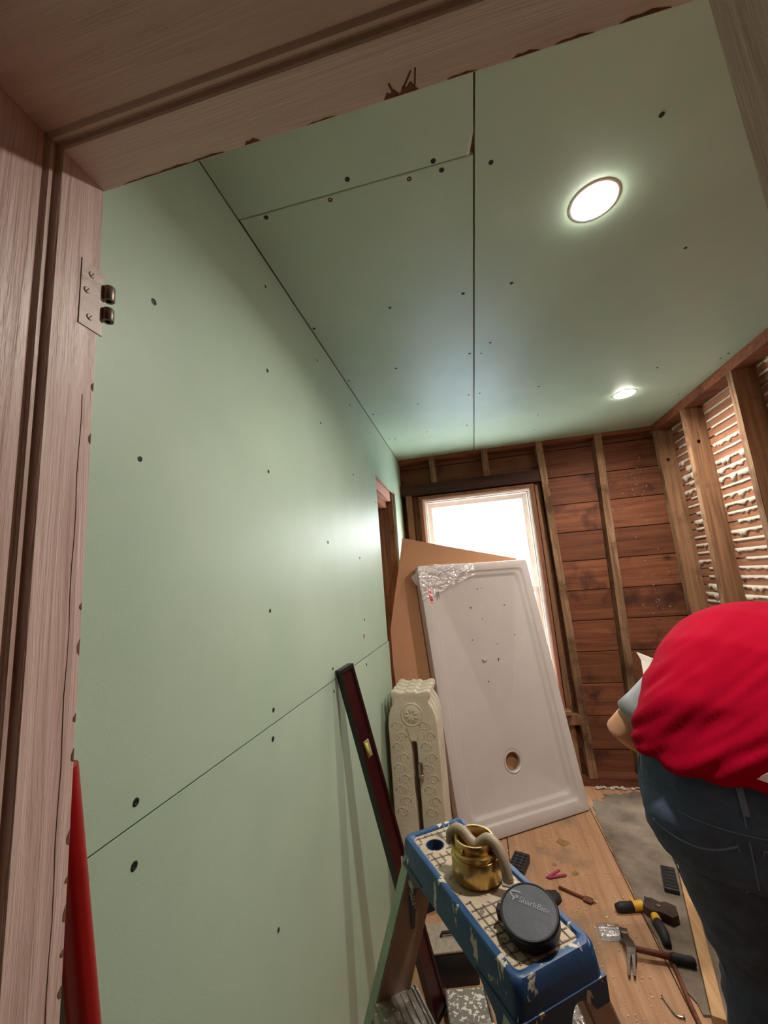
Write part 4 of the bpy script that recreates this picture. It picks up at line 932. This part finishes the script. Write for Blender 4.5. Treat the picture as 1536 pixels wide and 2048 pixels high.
# body: one skin from head to feet, clothed below
bm = B()
lofted(bm, [((0, -.03, .80), .14, .10), ((0, -.02, .92), .155, .112), ((-.03, .04, 1.03), .15, .11), ((-.075, .14, 1.09), .155, .112), ((-.125, .27, 1.10), .160, .10), ((-.14, .36, 1.09), .155, .08), ((-.14, .42, 1.08), .07, .055)])
tube(bm, [W(-.14, .40, 1.08), W(-.14, .47, 1.055), W(-.14, .53, 1.02)], [.062, .058, .055], 16)
hc = W(-.142, .585, .985)
bm2 = B(); bmesh.ops.create_icosphere(bm2, subdivisions=3, radius=1)
hm = frame(hc, PLf, (PF * .55 + Vector((0, 0, -.83))).normalized()); hm = frame(hc, PLf, PF * .62 + Vector((0, 0, -.78)), None)
hz_ = (PF * -.78 + Vector((0, 0, -.62))).normalized()         # face direction, looking at the floor
hu = (PF * .62 + Vector((0, 0, -.78))).normalized()            # top of the head
hx = hu.cross(hz_).normalized()
def H(x, y, z): return hc + hx * x + hu * y + hz_ * z
for v in bm2.verts:
    x, y, z = v.co
    sx, sy, sz = .076, .112, .095
    if y < 0 and z > 0: sx *= 1 - .22 * -y; sz *= 1 - .1 * -y
    v.co = H(x * sx, y * sy, z * sz)
tmpm = bpy.data.meshes.new('t'); bm2.to_mesh(tmpm); bm2.free(); bm.from_mesh(tmpm); bpy.data.meshes.remove(tmpm)
tube(bm, [H(0, .02, .088), H(0, -.01, .104), H(0, -.028, .112), H(0, -.036, .096)], [.008, .011, .013, .009], 8)      # nose
for s in (-1, 1):
    tube(bm, [H(s * .030, -.002, .086), H(s * .034, -.002, .091)], [.013, .010], 8)                                        # brow and eye mound
    tube(bm, [H(s * .074, .022, -.005), H(s * .085, .012, -.014), H(s * .084, -.016, -.012), H(s * .074, -.03, -.004)], [.009, .012, .010, .007], 8)   # ear
tube(bm, [H(-.022, -.062, .086), H(0, -.060, .094), H(.022, -.062, .086)], .0075, 8)                                     # lips
def arm(bm, sh, el, wr, side):
    s, e, w2 = W(*sh), W(*el), W(*wr)
    tube(bm, [s, s.lerp(e, .3), s.lerp(e, .7), e, e.lerp(w2, .25), e.lerp(w2, .6), w2], [.056, .052, .044, .039, .041, .034, .026], 16)
    d = (w2 - e).normalized(); x = d.cross(Vector((0, 0, 1))).normalized() * side; y = x.cross(d).normalized()
    def Q(a, b, c): return w2 + x * a + y * b + d * c
    rings(bm, [[Q(a * wd, b * th, c) for a, b in ((-1, -.7), (0, -1), (1, -.7), (1, .7), (0, 1), (-1, .7))] for c, wd, th in ((-.01, .024, .018), (.02, .030, .016), (.05, .040, .015), (.085, .042, .013), (.092, .039, .011))])
    for i, (a, L) in enumerate(((-.032, .060), (-.011, .074), (.011, .080), (.032, .070))):
        tube(bm, [Q(a, 0, .078), Q(a * 1.06, -.004, .09 + L * .35), Q(a * 1.05, -.020, .085 + L * .7), Q(a * 1.0, -.042, .080 + L * .82)], [.0098, .0092, .0086, .0072], 10)
    tube(bm, [Q(.030, -.004, .028), Q(.052, -.012, .052), Q(.055, -.026, .078), Q(.050, -.036, .092)], [.013, .0115, .0098, .0078], 10)
arm(bm, SH, EL, WR, 1); arm(bm, SHR, ELR, WRR, -1)
legs = {1: ((.075, -.03, .87), (.032, .10, .48), (.040, .085, .09)), -1: ((-.095, -.03, .87), (-.16, .09, .48), (-.18, .07, .09))}
for s in (1, -1):
    a, b, c = [W(*q) for q in legs[s]]
    tube(bm, [a, a.lerp(b, .5), b, b.lerp(c, .35), c], [.082, .070, .052, .052, .038], 16)
bd = obj('body', fuse(bm, .0065, 3), 'skin', ps, True)
bm = B(); bmesh.ops.create_icosphere(bm, subdivisions=4, radius=1)
for v in bm.verts:
    x, y, z = v.co; k = 1 + .05 * noise.noise(v.co * 9)
    v.co = H(x * .082 * k, .012 + y * .112 * k, -.014 + z * .094 * k)
obj('hair', bm, 'hair', ps, True)
for s in (-1, 1):
    bm = B(); bmesh.ops.create_icosphere(bm, subdivisions=2, radius=.0095); bmesh.ops.translate(bm, vec=H(s * .032, .004, .088), verts=bm.verts); obj('eye', bm, 'inkwhite', ps, True)
# jeans
bm = B()
lofted(bm, [((0, -.03, .755), .165, .125, (0, 0, 1)), ((0, -.035, .80), .180, .138, (0, 0, 1)), ((0, -.03, .87), .182, .142, (0, .05, 1)), ((0, -.022, .93), .172, .132, (0, .12, 1)), ((0, -.008, .985), .165, .122, (0, .2, 1))])
for s in (1, -1):
    a, b, c = [W(*q) for q in legs[s]]
    tube(bm, [a + Vector((0, 0, -.02)), a.lerp(b, .25), a.lerp(b, .6), b, b.lerp(c, .3), b.lerp(c, .7), c + Vector((0, 0, -.035))], [.102, .099, .086, .074, .072, .066, .068], 20)
    for q in ((s * .078, -.085, .845),):
        b3 = B(); bmesh.ops.create_icosphere(b3, subdivisions=3, radius=.096); bmesh.ops.translate(b3, vec=W(*q), verts=b3.verts); tm_ = bpy.data.meshes.new('t'); b3.to_mesh(tm_); b3.free(); bm.from_mesh(tm_); bpy.data.meshes.remove(tm_)
def jfold(c, n):
    z = c.z; k = 0.0
    k += .0045 * noise.noise(Vector((c.x * 8, c.y * 8, z * 30)))
    if z < .80: k += .005 * noise.noise(Vector((c.x * 14, c.y * 14, z * 42 + c.x * 30)))
    return k
jm = fuse(bm, .0085, 7, jfold); 
from mathutils.bvhtree import BVHTree
jbv = BVHTree.FromBMesh(jm)
jn = obj('jeans', jm, 'denim', ps, True)
def cast(bv, l, z, off=.0):
    h = bv.ray_cast(W(l, -1.0, z), PF); return (h[0] - PF * off) if h[0] is not None else W(l, -.15, z)
def seam(bv, pts, r, mat, par, name='seam'):
    q = smoothpath([cast(bv, *p) for p in pts], 5); bm = B(); tube(bm, q, r, 6); return obj(name, bm, mat, par, True)
seam(jbv, [(.150, .842), (.12, .832), (.085, .826), (.05, .828), (.018, .842)], .0022, 'denims', jn, 'pocket_edge')
seam(jbv, [(.148, .845), (.150, .76), (.12, .722), (.082, .700), (.045, .722), (.016, .76), (.018, .846)], .0012, 'denims', jn, 'pocket_seam')
seam(jbv, [(-.148, .845), (-.085, .826), (-.018, .846)], .0022, 'denims', jn, 'pocket_edge')
seam(jbv, [(-.148, .845), (-.150, .76), (-.082, .702), (-.016, .76), (-.018, .846)], .0012, 'denims', jn, 'pocket_seam')
seam(jbv, [(.17, .895), (.10, .878), (.0, .865), (-.10, .878), (-.165, .895)], .0013, 'denims', jn, 'yoke_seam')
seam(jbv, [(0, .94), (0, .88), (0, .80), (0, .77)], .0014, 'denims', jn, 'centre_seam')
for l in (.158, .0, -.155):
    a, b = cast(jbv, l, .955, .004), cast(jbv, l - .004, .895, .004); bm = B(); bar(bm, a, b, .011, .004, PF); obj('belt_loop', bm, 'denims', jn)
# side seam on the outer left leg
def castl(z, f): 
    h = jbv.ray_cast(W(.8, f, z), -PLf); return h[0] if h[0] is not None else W(.18, f, z)
bm = B(); tube(bm, smoothpath([castl(.94, -.03), castl(.85, -.035), castl(.74, -.01), castl(.6, .03), castl(.45, .06), castl(.3, .05)], 5), .0016, 6); obj('side_seam', bm, 'denims', jn, True)
# boots
for s in (1, -1):
    c = W(*legs[s][2]); t = PF
    bm = B(); tube(bm, [c + Vector((0, 0, .02)), c + Vector((0, 0, -.03)) , c + t * .04 + Vector((0, 0, -.045)), c + t * .11 + Vector((0, 0, -.052)), c + t * .16 + Vector((0, 0, -.056))], [.050, .052, .050, .044, .030], 16); tube(bm, [c - t * .05 + Vector((0, 0, -.058)), c + Vector((0, 0, -.05))], [.03, .04], 12)
    b2 = fuse(bm, .008, 4)
    for v in b2.verts: v.co.z = max(v.co.z, .004)
    bo = obj('boot', b2, 'boot', ps, True)
# T-shirt
bm = B()
lofted(bm, [((-.004, -.046, .926), .191, .146, (-.13, .10, 1)), ((-.006, -.042, .955), .190, .146, (-.12, .22, 1)), ((-.018, -.015, 1.01), .182, .144, (-.12, .5, 1)), ((-.045, .045, 1.068), .174, .138), ((-.080, .125, 1.108), .172, .132), ((-.112, .21, 1.120), .176, .126), ((-.133, .29, 1.117), .180, .12), ((-.14, .36, 1.105), .178, .105), ((-.14, .41, 1.09), .13, .085), ((-.14, .445, 1.08), .075, .066)])
def sfold(c, n):
    r = c - PC; l, f, z = r.dot(PLf), r.dot(PF), c.z
    t = (z - .90) * 1.0 + l * .75 + f * .1
    k = .013 * noise.noise(Vector((t * 19, (l - z) * 3.0, f * 3))) + .010 * (abs(noise.noise(Vector((t * 26, (l - z) * 4, f * 4 + 3)))) - .2) + .004 * noise.noise(Vector((t * 60, (l - z) * 8, f * 6)))
    fade = max(0.25, 1 - max(0, (z - 1.08)) * 6)
    return k * fade
sm_ = fuse(bm, .0085, 6, sfold); sbv = BVHTree.FromBMesh(sm_)
tsh = obj('t_shirt', sm_, 'shirt', ps, True)
seam(sbv, [(.150, .955), (.12, .948), (.04, .934), (-.06, .922), (-.15, .912)], .0022, 'shirt', tsh, 'hem_seam')
a = cast(sbv, -.040, .972, .0012); bm = B(); vs = [bm.verts.new(p) for p in (a + PLf * .012 - Vector((0, 0, .004)), a - PLf * .012 - Vector((0, 0, .010)), a - PLf * .010 + Vector((0, 0, .012)))]; bm.faces.new(vs); r_ = bmesh.ops.extrude_face_region(bm, geom=list(bm.faces)); bmesh.ops.translate(bm, vec=-PF * .001, verts=[v for v in r_['geom'] if isinstance(v, bmesh.types.BMVert)]); obj('print', bm, 'inkwhite', tsh)
# sleeves
for nm, sh, el in (('l', SH, EL), ('r', SHR, ELR)):
    s, e = W(*sh), W(*el); bm = B()
    s0 = s + (s - e).normalized() * .03
    tube(bm, [s0, s.lerp(e, .15), s.lerp(e, .40), s.lerp(e, .65), s.lerp(e, .79), s.lerp(e, .78), s.lerp(e, .5)], [.056, .060, .057, .055, .056, .051, .046], 22)
    for v in bm.verts: v.co += (v.co - s.lerp(e, .4)).normalized() * .004 * noise.noise(v.co * 22)
    obj('sleeve', bm, 'grey', ps, True)

# ================================================================== OUTSIDE
gnd = obj('snow_ground', bx(-12, 14, 3.4, 30, -2.9, -2.6), 'snow'); tag(gnd, kind='structure')
hs_ = root('neighbour_house', (1.0, 9.2, -2.6), 'pale blue neighbouring house with a gutter seen through the window', 'house')
for i in range(34):
    z0 = -2.6 + i * .137; 
    if z0 > 2.0: break
    bm = B(); prism(bm, [(9.0, z0), (9.2, z0), (9.2, z0 + .137), (9.015, z0 + .137)], 0, -5, 6, None); obj('siding_board', bm, 'siding', hs_)
obj('fascia', bx(-5.2, 6.2, 8.85, 9.0, 1.98, 2.10), 'snow', hs_); obj('gutter', bx(-5.2, 6.2, 8.74, 8.86, 2.09, 2.17, .02), 'gutter', hs_)
bm = B(); prism(bm, [(8.8, 2.15), (8.8, 2.20), (12.5, 2.65), (12.5, 2.15)], 0, -5.2, 6.2); obj('snowy_roof', bm, 'snow', hs_)
hw = obj('window', bx(.72, 1.30, 8.97, 9.02, .9, 1.99), 'snow', hs_)
obj('pane', bx(.78, 1.24, 8.955, 8.975, 1.47, 1.93), 'curtain', hw); obj('pane', bx(.78, 1.24, 8.955, 8.975, .96, 1.43), 'curtain', hw)
tr_ = root('bare_tree', (-1.6, 6.2, -2.6), 'bare winter tree with thin branches outside the window', 'tree')
bm = B(); tube(bm, [(-1.6, 6.2, -2.6), (-1.5, 6.2, -.5), (-1.3, 6.1, .9)], [.10, .075, .05], 10); obj('trunk', bm, 'bark', tr_, True)
for path in ([(-1.3, 6.1, .9), (-.9, 6.0, 1.5), (-.49, 6, 1.943), (-.38, 6, 2.02), (-.292, 6, 2.073), (-.169, 6, 2.195)], [(-1.3, 6.1, .9), (-1.25, 6.1, 1.6), (-1.0, 6.1, 2.3), (-.9, 6.1, 2.7)], [(-.44, 6, 1.975), (-.40, 6, 2.06), (-.41, 6.02, 2.10)], [(-.29, 6, 2.075), (-.27, 6, 2.14), (-.29, 6, 2.20)], [(-.23, 6, 2.13), (-.19, 6, 2.26), (-.24, 6, 2.31)], [(-.55, 6, 1.88), (-.38, 6, 1.95), (-.25, 6, 1.96), (-.2, 6, 2.0)]):
    bm = B(); pp = smoothpath(path, 4); tube(bm, pp, [.007 * (1 - k / len(pp)) + .0025 for k in range(len(pp))], 6); obj('branch', bm, 'bark', tr_, True)
